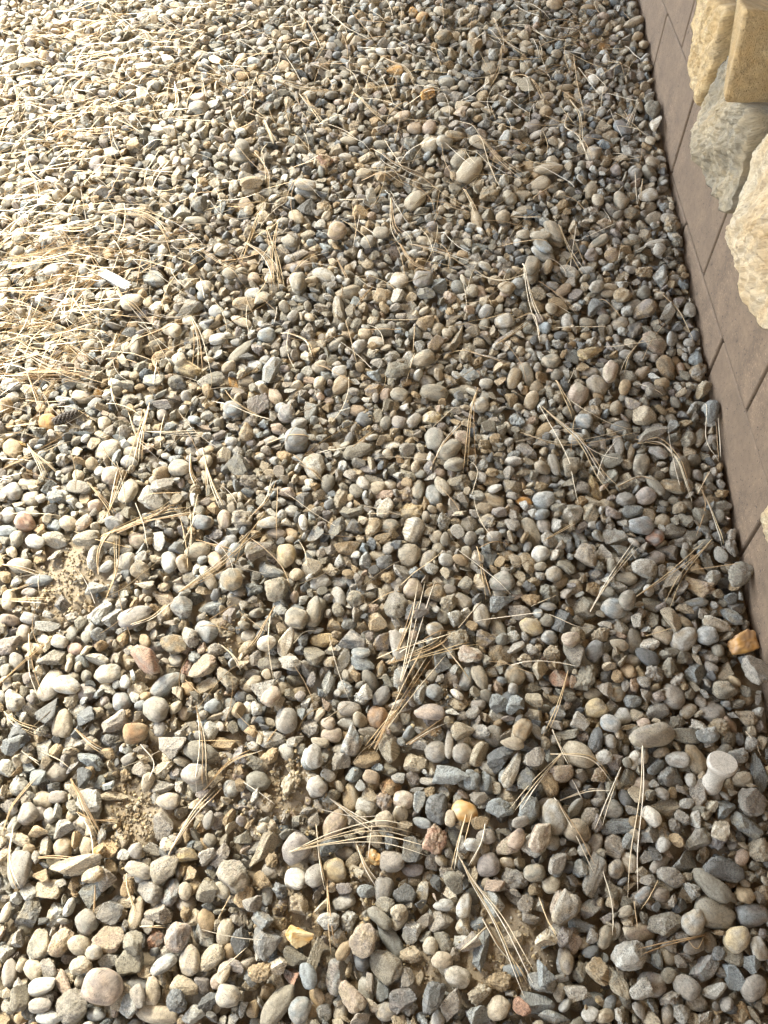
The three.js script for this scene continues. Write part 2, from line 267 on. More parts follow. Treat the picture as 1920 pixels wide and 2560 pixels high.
// ---------------------------------------------------------------- stones that the photograph shows singly
// "x,y,length,width,turn,colours,kind" in the pixels of a zoomed tile; tiles: [left, top, pixels of zoom per photo pixel]
const TILES = [
[0, 1760, 2.074, `290,85,150,95,75,b,r 695,138,135,105,25,tq,r 870,210,145,140,0,g,a 1035,243,170,100,-10,n,r 1005,362,130,110,0,g,r 365,172,140,90,0,lg,k 265,345,120,100,20,g,r 90,415,110,110,0,lg,h 725,335,95,95,0,g,h 820,415,130,75,0,g,a 858,498,125,90,0,gb,r 1187,428,95,80,85,lg,r 1330,395,125,110,0,n,r 1475,235,95,75,-60,l,r 1625,275,125,90,85,lg,r 1645,430,95,100,0,l,r 1405,170,120,85,0,l,h 1480,65,135,110,80,g,r 1260,85,90,70,85,s,r 1085,130,105,75,80,l,h 1160,185,170,75,0,t,a 435,55,120,100,20,d,a 600,70,140,100,20,g,a 75,150,140,100,30,d,a 60,215,160,80,30,s,a 220,235,110,75,80,l,a 205,490,100,85,10,b,r 120,575,125,100,60,g,r 85,670,130,80,-20,b,h 180,640,130,80,0,t,a 325,640,130,90,20,g,a 435,390,120,80,80,d,a 455,285,130,90,0,s,a 135,320,90,80,85,s,a 510,380,90,45,80,s,a 645,330,80,75,0,n,k 480,510,150,110,-10,l,a 545,480,140,60,0,b,a 435,605,90,75,0,b,r 850,612,135,115,75,g,a 235,740,110,75,80,gb,h 310,735,115,100,70,tb,r 435,735,110,80,70,b,r 505,760,80,75,80,ot,a 380,840,270,110,5,b,a 210,890,110,80,20,t,a 485,885,115,80,25,tb,h 95,850,200,120,80,g,r 225,965,130,105,20,b,h 550,920,110,110,0,g,a 455,980,140,100,75,ns,a 570,835,70,65,0,t,a 700,760,85,75,90,g,r 725,855,135,80,-20,gb,r 855,845,170,110,35,gb,h 970,760,115,80,0,by,h 865,725,85,75,90,b,a 785,735,90,90,0,g,a 630,775,70,75,0,l,a 1075,780,110,80,30,g,k 1150,790,130,90,45,gm,a 1365,725,240,90,58,b,a 1535,745,165,140,60,gm,r 1215,880,170,165,0,ng,h 1530,905,115,120,0,wl,r 1400,865,90,80,0,g,r 985,885,100,65,50,tb,a 940,967,95,70,85,b,r 860,980,150,95,75,sm,h 760,965,130,110,-20,g,h 1015,965,150,80,75,t,a 1085,965,130,95,65,n,a 1378,995,105,60,85,l,r 1310,1030,90,90,0,g,h 1255,980,115,80,60,t,h 1545,1040,120,130,0,b,k 105,1065,165,130,70,dn,a 265,1070,155,100,70,lb,a 438,1130,135,115,80,gn,r 560,1075,120,110,0,dg,a 625,1030,100,75,-10,b,a 25,1080,110,45,70,b,r 705,1095,190,75,75,b,r 840,1085,170,110,-10,g,a 545,1215,170,135,20,pb,h 280,1245,165,100,50,tp,h 185,1250,165,115,80,nb,h 395,1235,115,110,0,b,r 450,1300,95,80,40,gb,r 540,1315,100,90,0,l,h 690,1240,135,105,80,n,h 800,1215,115,90,80,me,a 915,1212,150,120,70,mp,h 1040,1195,160,110,-60,sg,h 1150,1200,150,85,75,b,r 1085,1325,165,95,50,b,h 965,1320,165,105,85,gb,r 845,1350,160,75,38,sl,r 670,1365,185,130,70,n,h 540,1465,200,195,0,mp,r 415,1350,110,95,20,b,h 255,1385,115,85,90,g,h 155,1395,105,110,0,b,r 28,1395,150,75,85,g,r 215,1485,160,90,20,lb,r 215,1565,120,80,10,g,r 105,1515,150,90,80,n,h 355,1560,180,145,75,ng,h 245,1630,130,80,0,l,r 490,1610,95,75,10,l,r 655,1590,150,100,60,ls,a 785,1485,160,75,85,b,r 712,1515,130,75,-75,g,r 805,1615,230,120,-10,b,r 857,1520,125,55,85,t,a 930,1520,130,100,70,d,a 975,1460,140,100,-15,b,h 1180,1515,125,125,0,gb,r 1080,1540,130,100,50,d,a 1000,1610,100,100,0,l,h 1160,1395,130,65,75,b,r 1230,1350,110,80,-70,m,a 1245,1250,160,95,80,d,a 1365,1235,170,150,0,dg,a 1530,1300,130,90,-15,n,a 1450,1345,95,90,0,w,a 1345,1400,130,120,80,t,k 1510,1435,100,90,-20,em,a 1528,1585,145,115,75,sl,r 1440,1560,260,110,55,n,r 1600,1410,140,85,-75,s,r 1350,1110,125,110,0,sg,a 1230,1115,90,85,0,g,a 1625,1330,230,80,80,n,a`],
[640, 1760, 2.074, `375,95,75,65,0,pb,r 385,150,110,75,0,bp,r 330,195,95,50,-10,b,r 478,15,120,75,0,g,r 470,85,100,65,0,l,r 492,185,155,105,80,gs,h 305,275,115,100,85,ls,r 445,290,110,90,70,g,a 315,430,105,95,10,gm,r 485,468,155,88,85,tb,r 570,530,115,90,-15,l,r 625,55,112,108,80,qp,r 600,150,140,60,-10,g,r 725,100,100,80,0,g,r 900,52,160,90,-5,pm,r 697,225,170,100,-65,b,h 815,280,140,110,-40,b,a 940,235,115,110,0,g,r 850,190,90,65,0,l,a 565,255,140,100,20,t,h 680,320,110,80,0,n,a 1075,145,115,100,0,b,h 1010,205,140,45,88,g,r 1090,255,105,105,0,g,r 1165,250,140,80,65,b,h 1265,265,155,105,70,d,a 1382,135,115,90,80,b,h 1325,205,120,65,-10,b,r 1420,210,100,70,0,d,a 1325,340,185,70,65,bl,h 1440,290,105,100,0,l,a 1010,350,170,120,-10,s,a 1130,380,95,80,85,s,h 1200,395,100,55,88,s,h 1415,385,130,120,0,d,a 1590,355,115,90,0,bp,h 1530,425,125,80,-70,t,k 600,375,85,65,-20,tp,r 590,450,105,75,-40,b,a 660,505,100,85,90,mp,k 700,415,105,85,-20,tq,a 765,490,105,100,0,wp,r 850,500,120,65,85,sl,h 940,540,165,110,85,d,h 1190,500,105,80,0,g,a 1250,555,150,120,-20,s,a 1412,545,150,90,75,s,h 1540,585,185,115,-70,bl,r 1365,620,90,55,15,g,r 1465,685,165,110,60,wp,h 1640,650,130,110,0,b,r 1325,722,160,95,38,pb,h 1195,685,100,80,0,g,r 1130,725,100,70,0,l,r 1165,595,90,70,0,t,h 1015,580,90,55,85,b,r 1045,685,135,65,80,s,a 865,595,100,55,-20,s,r 665,600,100,80,20,b,r 770,620,100,55,0,b,a 700,700,95,80,80,sd,a 815,745,140,125,60,nd,a 705,815,130,110,0,g,r 400,622,175,105,60,tp,r 415,855,130,130,0,by,r 470,742,110,75,-5,g,r 290,890,130,100,75,g,r 505,800,110,60,50,b,h 840,840,120,75,0,m,r 915,810,110,70,80,g,a 855,900,75,45,0,w,a 680,955,140,100,85,g,r 770,980,120,105,-5,d,h 878,970,95,85,80,lb,h 960,935,120,60,-75,d,a 1035,920,130,105,-30,n,h 1198,850,135,120,75,m,r 1440,870,110,90,0,nb,r 1565,825,130,75,85,s,h 1350,900,140,100,-20,g,k 1245,945,110,60,0,p,h 1260,1035,160,120,-35,lb,a 1590,1060,175,130,75,bg,h 450,965,90,75,0,m,h 455,1040,125,80,20,l,r 570,990,90,70,0,s,h 375,1125,115,95,0,l,h 478,1125,105,80,80,l,k 655,1050,95,75,-20,n,h 640,1110,150,70,-45,n,r 745,1080,90,75,60,b,h 755,1145,130,85,70,b,r 875,1105,105,75,40,g,a 985,1025,105,65,0,l,r 1085,1045,140,78,80,lb,r 965,1115,130,100,25,g,h 805,1180,125,85,75,l,h 555,1230,175,125,70,pb,h 470,1300,120,65,60,t,r 670,1360,180,140,-50,n,h 690,1240,260,65,-60,s,r 430,1415,190,105,80,sm,h 932,1255,95,80,85,b,r 970,1325,110,90,0,b,r 1000,1235,140,70,-65,n,h 1075,1170,130,80,-80,bw,a 1110,1245,130,100,30,mb,a 1180,1280,190,80,70,s,a 1330,1220,110,100,0,b,h 1500,1220,105,90,0,bw,a 1640,1240,100,75,80,p,h 1607,1328,145,80,85,l,r 1045,1410,140,110,-30,bw,r 772,1400,100,80,60,g,a 850,1425,95,55,80,b,h 640,1460,140,80,-60,s,h 505,1510,175,120,-70,pb,h 780,1530,160,140,0,dm,a 925,1490,220,115,60,d,a 1020,1545,145,105,50,g,a 685,1580,110,105,0,bg,r 1160,1500,125,100,30,b,k 1260,1440,130,110,0,t,k 1340,1400,110,65,-10,s,r 1495,1445,165,110,-50,sl,a 1575,1465,105,60,80,b,r 1135,1600,160,110,-15,s,a 1275,1590,135,110,80,b,r 1385,1570,110,80,-70,e,h 1465,1565,160,140,0,s,a 955,1630,130,75,85,l,r 1565,1625,170,80,0,ls,a`],
[1280, 1650, 2.592, `318,112,140,115,-20,pe,h 160,165,170,120,-15,n,a 490,95,190,130,80,n,k 520,220,120,75,0,tn,r 290,230,100,80,0,t,a 430,255,120,80,80,d,a 165,335,110,110,0,b,a 310,325,110,110,0,gs,a 535,330,140,130,0,yb,r 638,412,135,105,-30,sl,r 725,355,120,115,0,l,r 660,280,110,100,0,g,a 805,245,120,90,0,s,h 705,195,105,100,0,tn,r 820,335,90,80,0,b,h 960,330,140,125,-30,g,h 1060,220,180,145,-70,g,r 1150,305,130,95,30,bw,r 1200,70,180,150,0,s,a 1425,70,145,120,20,b,h 1400,190,160,110,-15,bn,h 1590,80,200,150,-50,g,h 1325,310,170,130,-40,g,r 1355,425,140,100,-30,tb,k 1260,480,140,100,-10,ls,h 1110,475,190,90,-10,n,h 905,490,300,155,12,gb,r 1000,570,105,75,15,b,r 435,610,230,150,-38,b,r 65,455,140,110,75,bt,r 155,450,120,60,-50,l,r 345,465,180,75,-10,n,a 475,400,150,110,-35,l,a 550,505,160,85,75,d,h 650,520,100,75,-60,l,r 30,285,110,100,0,s,a 130,645,130,115,0,g,a 225,600,140,100,60,s,a 110,770,150,130,0,dn,a 250,800,150,95,-65,t,h 340,730,155,120,-10,pb,a 385,880,170,120,10,d,a 590,630,110,105,0,l,r 680,635,125,95,80,m,a 565,740,125,100,0,pb,k 770,745,150,120,60,nb,a 890,805,130,115,80,pb,r 920,630,120,110,0,s,a 965,695,120,85,30,s,h 1050,750,175,140,0,gs,h 1085,635,160,105,-12,gl,r 1205,635,220,115,-60,tb,r 1490,755,125,105,0,b,r 1490,610,120,110,0,ls,h 1625,730,260,100,-65,s,a 1305,790,100,80,80,b,r 1225,860,180,140,60,g,a 1560,900,210,150,-60,g,h 1425,985,140,130,0,s,a 1535,1055,200,140,-60,sn,a 1005,945,230,160,0,nb,a 675,900,145,130,-20,l,r 510,895,100,95,0,b,a 110,950,185,125,-70,g,h 265,1010,260,150,-60,bl,r 175,1140,205,145,55,w,h 435,1105,190,135,-10,b,r 35,1165,140,100,60,p,r 700,1065,240,110,-8,sd,a 520,1010,140,95,60,g,h 895,1120,150,120,70,sg,a 1000,1125,160,115,-80,lb,h 560,1180,150,90,80,g,r 675,1200,160,135,80,g,h 1235,1165,160,130,60,gn,h 1340,1120,165,110,60,wb,a 1615,1225,170,120,-60,b,h 1375,1340,270,150,-20,sd,h 1130,1300,190,160,70,s,a 775,1300,160,105,-55,bw,r 980,1320,170,85,38,g,r 680,1355,130,105,75,bg,r 290,1315,160,95,75,g,h 135,1370,140,115,-30,tn,r 455,1345,110,110,0,ls,h 550,1410,280,120,70,sg,h 1045,1415,165,130,-20,g,h 1315,1465,310,130,-42,n,r 1335,1640,280,190,-25,bn,r 1170,1685,175,150,80,lb,r 1580,1680,220,165,-10,sm,r 328,1605,225,160,80,pg,h 490,1590,190,150,-30,sm,a 1175,1490,130,90,-50,l,k 860,1525,140,75,50,sp,r 1020,1700,230,170,-30,gn,a 845,1765,215,130,-5,bp,r 620,1795,165,95,75,bn,r 490,1720,190,100,-10,s,a 415,1815,120,105,0,pm,a 335,1790,130,85,70,m,h 690,1760,125,60,80,l,r 215,1810,130,100,-10,b,a 140,1685,120,110,0,g,a 1462,1820,180,155,80,by,r 1320,1830,150,90,-75,b,r 1605,1865,165,105,-70,lb,r 1200,1850,160,100,20,g,r 760,1910,210,190,0,lg,h 348,1945,175,95,-80,bg,r 450,2015,130,100,80,n,h 580,2050,220,130,-60,tb,a 210,2050,200,110,-65,s,a 700,2065,230,130,-55,nb,a 945,2060,190,160,-30,lm,r 1120,2110,195,140,-45,g,r 840,2130,160,130,40,l,h 1300,2030,200,190,0,sm,a 1455,2050,170,110,-70,s,a 1560,1980,130,120,0,s,a 1165,1955,150,110,30,lm,a 450,2150,210,140,-30,l,a 1570,2130,190,150,60,g,r 1295,2165,180,120,0,l,a`],
[1280, 800, 2.592, `940,135,185,110,-35,pb,h 530,185,175,90,22,ty,a 395,200,110,105,0,s,h 262,250,115,95,0,nb,r 435,468,150,130,60,pb,r 560,400,155,115,-35,bg,r 635,330,140,95,80,bp,r 850,225,100,75,0,g,k 1010,285,160,105,-45,tn,h 885,320,105,80,40,tp,r 975,405,100,90,0,t,r 935,470,130,85,-5,ng,h 750,355,110,95,0,n,h 855,605,150,120,-10,b,h 720,670,150,105,0,gs,r 838,930,140,105,80,bn,r 1098,945,165,135,-55,n,r 468,650,115,90,-20,ls,r 225,685,140,80,38,t,r 105,680,110,75,-5,l,r 425,765,110,80,10,l,r 180,415,95,90,0,nt,r 295,330,80,75,0,n,r 135,495,120,90,70,tb,r 520,590,120,110,0,gt,k 1290,605,150,90,75,s,h 1235,720,130,70,75,nb,r 1145,750,110,95,60,bn,h 1238,325,120,110,0,tg,k 1205,220,125,90,75,s,h 1265,450,120,90,60,tb,h 1055,220,85,75,80,t,r 910,725,190,90,15,ng,a 560,735,150,75,-5,s,a 725,440,100,75,80,t,r 675,548,105,80,70,tb,r 780,520,120,80,-20,mb,a 655,900,140,90,-10,n,h 767,835,110,50,85,b,r 700,795,145,70,-80,g,r 960,835,130,70,-25,lm,r 125,845,170,110,-30,mg,a 285,935,140,65,-70,gn,r 380,945,130,110,0,nb,h 225,1000,100,75,0,g,r 530,1045,180,85,-65,ty,k 890,1122,125,110,0,mp,r 605,1160,115,90,0,b,r 1040,1060,150,110,-20,tn,a 930,1070,170,60,-50,n,r 785,1215,125,85,10,s,h 890,1245,115,95,-40,w,h 995,1270,110,110,0,b,r 840,1325,160,115,-8,ms,r 940,1395,110,110,0,me,r 1060,1340,140,100,15,ng,h 1200,1380,145,115,0,gn,h 210,1150,140,115,0,ls,r 125,1345,210,120,-55,nb,r 195,1320,100,85,-60,g,r 395,1245,135,115,30,nl,h 508,1240,120,105,80,nb,a 350,1395,115,105,0,ls,h 445,1385,130,75,-40,sl,r 185,1505,115,110,0,lw,r 95,1565,145,95,-65,bt,h 495,1530,165,130,-70,gb,h 680,1395,170,110,-20,lg,h 715,1470,160,80,-20,sn,a 270,1640,110,105,0,bg,r 748,1650,145,90,-8,bn,r 860,1598,165,130,-15,l,h 545,1740,110,90,-40,t,k 825,1725,170,80,15,sg,a 1040,1650,160,120,50,bg,a 1225,1710,200,110,-35,pt,k 1480,1680,165,140,70,gn,h 1310,1660,90,90,0,nl,h 1095,1730,120,70,70,g,a 950,1515,120,100,0,mg,r 1365,1505,120,75,-55,nl,r 1435,1470,125,75,-65,g,k 1045,1480,140,120,0,dg,a 648,1850,175,140,-10,sl,r 340,1960,150,140,80,d,a 510,1840,200,150,20,n,h 740,1820,130,110,80,ng,r 895,1815,150,90,-15,n,h 1200,1815,175,65,10,ns,r 1440,1910,160,90,-30,sn,h 1490,1845,140,90,0,dg,a 1030,1940,170,100,-55,b,h 1330,1970,185,80,-20,wb,h 1130,2055,180,145,40,lb,r 1275,2035,140,115,-20,sl,r 813,2060,170,110,-75,ng,r 795,2170,120,100,0,bl,r 715,1985,120,100,-30,l,h 530,1985,130,90,20,bl,h 125,1975,160,105,-30,by,r 250,2035,115,95,0,sl,r 230,1945,90,90,0,n,r 500,2120,140,115,70,sm,r 630,2090,160,100,20,sg,a 700,2100,130,75,-15,b,r 375,2080,115,100,0,bp,r 265,2140,120,100,-15,b,k 430,2175,190,110,-50,ng,h 65,1880,140,90,-10,g,h 1425,1310,85,80,0,t,h 1380,1195,100,80,0,gn,h 1260,1150,110,90,30,g,r 1240,1250,140,100,-10,n,h`],
[1280, 0, 2.592, `110,560,130,85,-30,b,a 245,1080,190,85,8,b,r 185,1170,140,90,15,b,r 528,418,75,60,-10,b,r 655,845,115,85,-10,tb,k 530,980,115,95,70,bg,r 500,880,100,75,60,mn,r 722,800,130,75,-35,ms,r 140,790,120,75,15,mg,r 105,865,105,60,0,tn,r 910,1045,95,60,-15,b,r 520,1215,100,85,70,tn,r 565,1285,90,75,-60,b,r 710,1283,115,95,-60,bn,r 890,1245,120,90,-10,bl,r 905,1310,90,70,20,bn,r 790,1365,115,90,0,nt,a 930,1385,105,75,0,bn,r 1040,1385,115,65,5,lb,r 1040,1455,110,105,0,tn,k 610,1435,110,65,0,tp,k 265,1535,160,80,-40,bn,r 70,1515,100,55,-10,b,r 185,1560,120,55,-10,nb,r 195,1625,140,70,-45,ns,r 120,1762,130,100,75,nb,r 230,1735,95,55,75,b,r 370,1745,130,75,-25,lw,h 870,1750,115,85,10,tb,k 970,1790,145,110,65,ls,a 940,1580,130,55,8,bl,r 945,1640,80,80,0,bl,r 540,1855,100,75,20,bl,r 645,1840,100,50,-5,b,r 720,1905,115,115,0,tb,h 630,1890,90,45,0,b,r 530,1980,120,85,0,ds,a 805,1960,105,70,20,lb,r 1085,1910,85,80,0,bl,r 1177,1985,130,80,85,gn,r 855,1890,85,80,0,n,r 1010,2010,130,95,20,l,a 712,2070,120,90,5,bg,r 865,2015,140,110,20,mt,h 255,1990,80,70,-30,b,r 340,1860,110,70,30,tp,r 310,1960,130,90,-40,t,h 40,1845,85,70,0,sl,r 495,2060,110,65,-10,nb,r 600,2045,90,75,0,n,r 805,2105,120,100,60,dg,h 650,1640,105,95,-30,tp,h 745,1595,95,65,0,t,h 820,1572,80,50,80,bn,r 490,1560,65,60,0,tb,r 570,1545,160,65,30,nb,r 420,1370,100,75,0,s,a 330,1305,90,80,70,t,h 75,1330,120,70,0,nb,r 70,1240,115,70,10,b,h 225,710,85,70,20,t,r 350,550,120,50,5,t,r 800,135,130,60,25,tb,r 865,275,70,60,-70,tb,r 825,225,80,60,40,t,r 275,30,105,65,0,tb,r 495,20,90,70,0,t,r 605,270,80,60,0,ot,h 745,275,90,50,40,b,a 918,820,90,60,70,wb,a 905,720,100,100,0,n,h`],
[600, 0, 2.074, `1190,875,165,95,45,b,r 910,1022,125,80,38,b,r 975,733,100,75,-15,b,r 1060,745,85,75,0,nb,r 1150,815,95,70,35,bn,r 1235,755,100,60,-25,b,r 840,600,100,45,0,pt,r 905,640,75,60,0,pt,r 985,640,75,60,20,p,r 340,970,115,60,-5,lb,r 505,1212,100,85,20,pt,r 440,858,95,75,0,te,k 560,705,95,45,5,b,r 735,1225,85,55,-5,bn,r 665,1258,80,65,10,gn,r 255,1250,85,55,-20,gn,r 430,1408,120,75,-20,lb,r 562,1487,140,80,18,bn,r 300,1480,90,80,80,bn,r 515,1588,115,70,-80,lb,h 290,1352,155,50,10,pt,r 822,1445,90,75,0,wb,r 950,1455,100,90,0,mn,r 1035,1475,110,100,0,s,a 735,1520,100,80,0,tb,h 960,1535,95,60,0,nd,a 825,1520,75,70,0,w,a 885,1575,80,60,75,wl,h 1130,1470,80,65,-30,ns,r 1205,1490,70,65,0,b,r 1265,1490,85,60,-40,p,r 1380,1495,90,65,-10,tb,r 1440,1480,70,60,0,s,r 1512,1410,110,75,70,bn,r 1615,1230,140,65,-35,bn,r 1555,1250,95,45,-5,b,r 1470,1210,75,50,0,b,r 1385,1240,70,60,0,mt,k 1575,1310,130,65,-30,nl,r 1365,1120,75,70,0,tn,r 1145,1225,80,50,0,gn,a 1240,1240,105,45,-10,s,a 1225,1115,110,50,-65,tb,h 1290,1000,115,95,0,tn,k 1115,970,65,60,0,n,h 680,998,75,50,-75,lb,h 355,1050,100,75,40,sd,a 435,1050,100,90,0,tb,k 295,1110,90,60,-40,bt,r 15,790,80,75,0,n,r 60,958,110,55,10,tb,h 645,885,85,55,0,tb,r 750,915,140,60,25,tn,a 890,745,95,75,0,ns,k 1110,690,100,55,0,tb,h 685,418,70,55,0,t,r 970,480,90,70,0,to,k 1075,550,70,50,0,b,r 1240,525,80,45,20,b,r 1165,535,85,50,0,b,h 1150,580,75,60,0,tp,h 1215,240,95,75,10,tn,a 1045,190,95,75,0,tn,h 1115,170,65,60,0,tb,h 930,72,75,50,40,to,r 900,30,55,50,0,ot,k 225,180,70,45,0,tb,r 808,352,85,55,0,ot,h 228,325,60,50,0,t,r 1300,340,90,60,0,bn,h`],
[0, 0, 2.074, `1030,547,98,68,5,bn,r 738,470,90,70,-40,bn,r 820,510,95,45,-30,b,h 1242,300,90,50,50,tb,r 140,330,90,50,0,b,r 548,770,85,50,15,b,r 670,800,75,35,0,b,r 775,805,65,60,-20,l,r 838,820,80,58,-75,b,r 705,750,80,60,30,tb,h 790,735,80,70,0,sd,a 750,345,95,45,10,b,r 585,440,60,50,20,b,r 830,450,90,45,5,b,r 1045,250,80,50,0,bn,r 1245,795,115,75,5,nb,r 1375,525,85,60,20,ms,a 230,1040,80,65,20,b,r 470,1060,55,40,80,w,r 850,1040,75,55,-10,bt,h 855,960,90,65,0,nd,a 725,955,80,30,15,b,r 1045,1050,100,75,20,nd,h 935,1085,110,65,35,l,a 1138,1075,80,65,80,ds,a 1205,950,85,60,70,lb,h 1295,965,95,70,0,tb,h 1582,975,110,65,-5,sl,r 1270,1035,80,65,-30,bp,h 1010,1130,120,50,-5,n,r 235,1215,85,70,20,lb,r 320,1195,75,55,0,l,r 100,1210,90,70,20,n,h 335,1320,90,40,0,l,r 345,1545,100,60,15,lb,r 265,1625,180,65,12,ns,a 800,1430,110,85,-20,ns,h 872,1365,80,60,75,tb,h 1145,1290,80,60,0,bl,r 1500,1250,75,55,-20,bn,r 1310,1420,65,60,0,tp,r 1400,1440,55,55,0,tb,r 1190,1425,70,55,0,bn,r 1545,1470,95,75,75,bn,r 1050,1475,85,60,0,bl,r 985,1580,120,80,30,gn,a 1262,1560,115,80,10,tb,h 690,1580,120,75,15,b,r 800,1572,90,50,40,wl,h 1120,1598,85,65,-10,l,r 752,1552,60,50,80,b,r 565,1500,50,50,0,b,r 1365,1540,90,60,5,bn,h`],
[0, 660, 2.37, `1015,388,110,80,-10,b,r 1105,330,80,70,20,lb,r 1120,415,65,55,0,l,r 1225,400,90,65,45,b,r 1288,435,105,65,15,l,r 1425,318,125,50,-20,b,r 1575,400,110,85,10,sn,r 1425,485,190,60,42,n,r 805,480,110,70,70,nb,r 655,490,130,70,25,l,r 750,475,65,60,20,b,r 530,470,100,60,40,bn,r 930,455,120,75,25,tn,h 725,625,95,55,0,gn,r 300,460,120,50,10,l,h 235,420,90,60,0,lp,r 140,375,80,55,0,ln,r 1115,600,120,85,-10,ty,h 1065,575,80,70,20,b,r 1248,665,150,105,5,ng,h 1120,695,90,75,10,b,r 1035,690,100,90,-20,dn,h 900,695,110,80,0,sn,h 755,690,115,70,0,n,a 1000,640,110,60,20,tp,a 745,780,125,90,15,ln,a 475,765,125,80,8,gb,r 360,790,90,50,0,s,r 210,800,75,50,-10,lm,r 55,775,100,55,25,l,r 175,737,115,65,-5,tb,h 65,712,115,65,0,lg,h 365,680,75,45,10,bw,r 475,690,90,70,0,nl,h 572,710,80,65,80,to,h 630,735,60,45,0,b,r 1160,755,90,32,0,wb,r 1245,775,75,60,60,lb,h 1378,850,115,85,0,gs,r 1545,815,135,115,0,mg,a 1620,755,115,75,-60,bp,r 1410,730,90,75,30,mg,a 1352,680,85,45,-75,to,h 1600,630,140,90,60,sl,a 1425,580,105,65,-20,lg,a 1305,560,70,60,0,tb,a 1462,650,95,60,0,nt,r 1085,905,100,80,0,gl,h 960,868,75,60,80,gm,r 1265,885,90,65,60,nb,h 985,810,140,75,-10,mg,a 620,810,80,55,0,gl,h`],
[0, 1000, 2.074, `225,115,100,88,30,to,r 558,240,150,100,20,bn,r 680,245,115,75,0,bn,r 590,285,90,50,80,s,a 665,312,85,65,-10,ls,r 780,290,95,80,-30,lb,h 932,342,108,84,0,bn,r 985,235,85,50,12,lb,r 1105,198,90,60,0,ls,r 1205,42,100,80,0,gs,r 1480,65,90,65,0,gm,r 1535,200,118,100,5,sg,r 1555,115,85,60,20,lg,r 1435,130,95,60,0,mp,h 1272,155,80,70,80,tb,h 1240,320,115,105,0,nd,a 578,388,105,85,40,bp,r 408,452,128,75,0,ng,h 675,470,140,80,60,bn,r 765,505,150,110,10,lg,a 830,450,120,60,20,g,a 140,412,115,65,0,bg,r 145,492,105,75,10,bn,r 285,492,95,70,0,ls,k 55,460,100,90,30,lg,r 258,430,100,55,55,sd,a 30,580,95,60,40,l,r 135,608,112,105,0,ep,r 352,628,85,75,0,b,r 425,622,100,60,45,lp,h 285,628,70,60,0,s,h 285,705,125,85,-10,bl,h 425,705,170,85,0,nb,h 170,725,105,75,-10,lg,r 75,708,95,65,60,bn,r 30,660,110,70,0,s,r 90,845,130,85,0,nb,r 187,922,140,62,12,sd,r 135,982,85,50,0,gm,r 697,700,105,85,0,pb,r 632,755,80,55,0,lg,r 645,810,105,85,40,bg,r 717,880,98,95,0,bn,h 478,805,120,65,70,l,h 540,850,90,45,35,sl,r 490,955,120,85,0,gs,a 872,818,125,85,-75,ls,r 1015,765,130,80,15,bn,r 1160,605,90,75,85,pb,r 1255,612,112,75,-5,bg,k 1045,625,95,75,0,sm,r 1185,727,82,60,0,sm,r 1390,628,118,58,10,bl,r 1430,680,98,52,-5,bm,r 1492,558,80,58,0,l,r 1575,635,68,45,-80,w,r 1484,790,122,102,85,by,r 1325,785,145,110,0,mn,a 1110,815,110,75,-60,pt,r 1405,880,120,80,-30,ls,h 1428,980,125,110,20,bn,h 1610,860,100,80,-20,b,h 1200,938,118,110,45,nt,r 920,948,95,55,-10,wl,r 850,1000,115,80,15,bp,a 985,890,90,70,0,gn,h 740,950,110,50,-10,b,a 1070,1045,150,85,10,ds,a 948,1065,115,100,-30,gs,h 855,1075,85,60,70,tb,h 520,1075,145,80,55,ls,a 595,1120,130,90,45,sl,a 700,1118,180,95,28,mg,r 465,1145,95,70,-80,lg,r 305,1030,100,80,60,md,a 235,1155,120,60,5,l,a 105,1185,90,70,80,bm,r 200,1215,75,60,-30,bw,r 130,1118,85,60,0,ml,r 302,1248,82,65,0,bl,r 150,1268,130,60,-8,tb,r 440,1218,65,60,0,n,r 380,1278,78,65,0,pe,r 800,1243,100,60,12,ms,h 908,1262,130,100,0,nt,h 1068,1185,120,105,-40,sg,r 985,1220,115,75,-75,ng,h 865,1180,90,65,80,s,h 765,1352,165,115,-30,ep,h 505,1330,125,80,10,ln,a 545,1407,140,100,15,lb,r 275,1330,160,90,30,ng,a 905,1342,82,62,0,lb,r 967,1375,95,60,65,me,a 1038,1383,165,90,32,bp,h 1072,1455,145,80,15,bt,h 1180,1430,130,90,-65,bn,h 850,1458,185,85,38,gs,r 805,1598,132,128,0,gn,r 710,1458,110,80,10,bw,a 340,1475,140,95,-8,lb,r 255,1480,180,100,60,bg,r 620,1550,105,95,70,sm,r 235,1600,170,110,50,d,a 60,1560,110,100,0,lb,h 130,1570,90,70,-60,l,h 970,1585,75,55,80,pb,r 1185,1562,85,70,80,gs,r 1410,1540,115,85,60,pb,r 1523,1490,95,55,10,tb,h 1360,1495,140,90,35,lg,a 1505,1365,115,75,0,wl,a 1520,1440,110,60,10,n,h 1390,1350,125,70,-5,ng,h 1475,1240,160,75,75,bw,h 1385,1255,100,80,20,wb,r 1275,1210,78,60,0,lb,r 1535,1133,118,105,0,ng,r 1360,1150,100,50,10,n,r 1625,1090,160,75,80,nb,r 1288,1402,88,60,5,l,r 1265,1270,120,60,40,b,h 1445,1060,90,60,-50,l,h`],
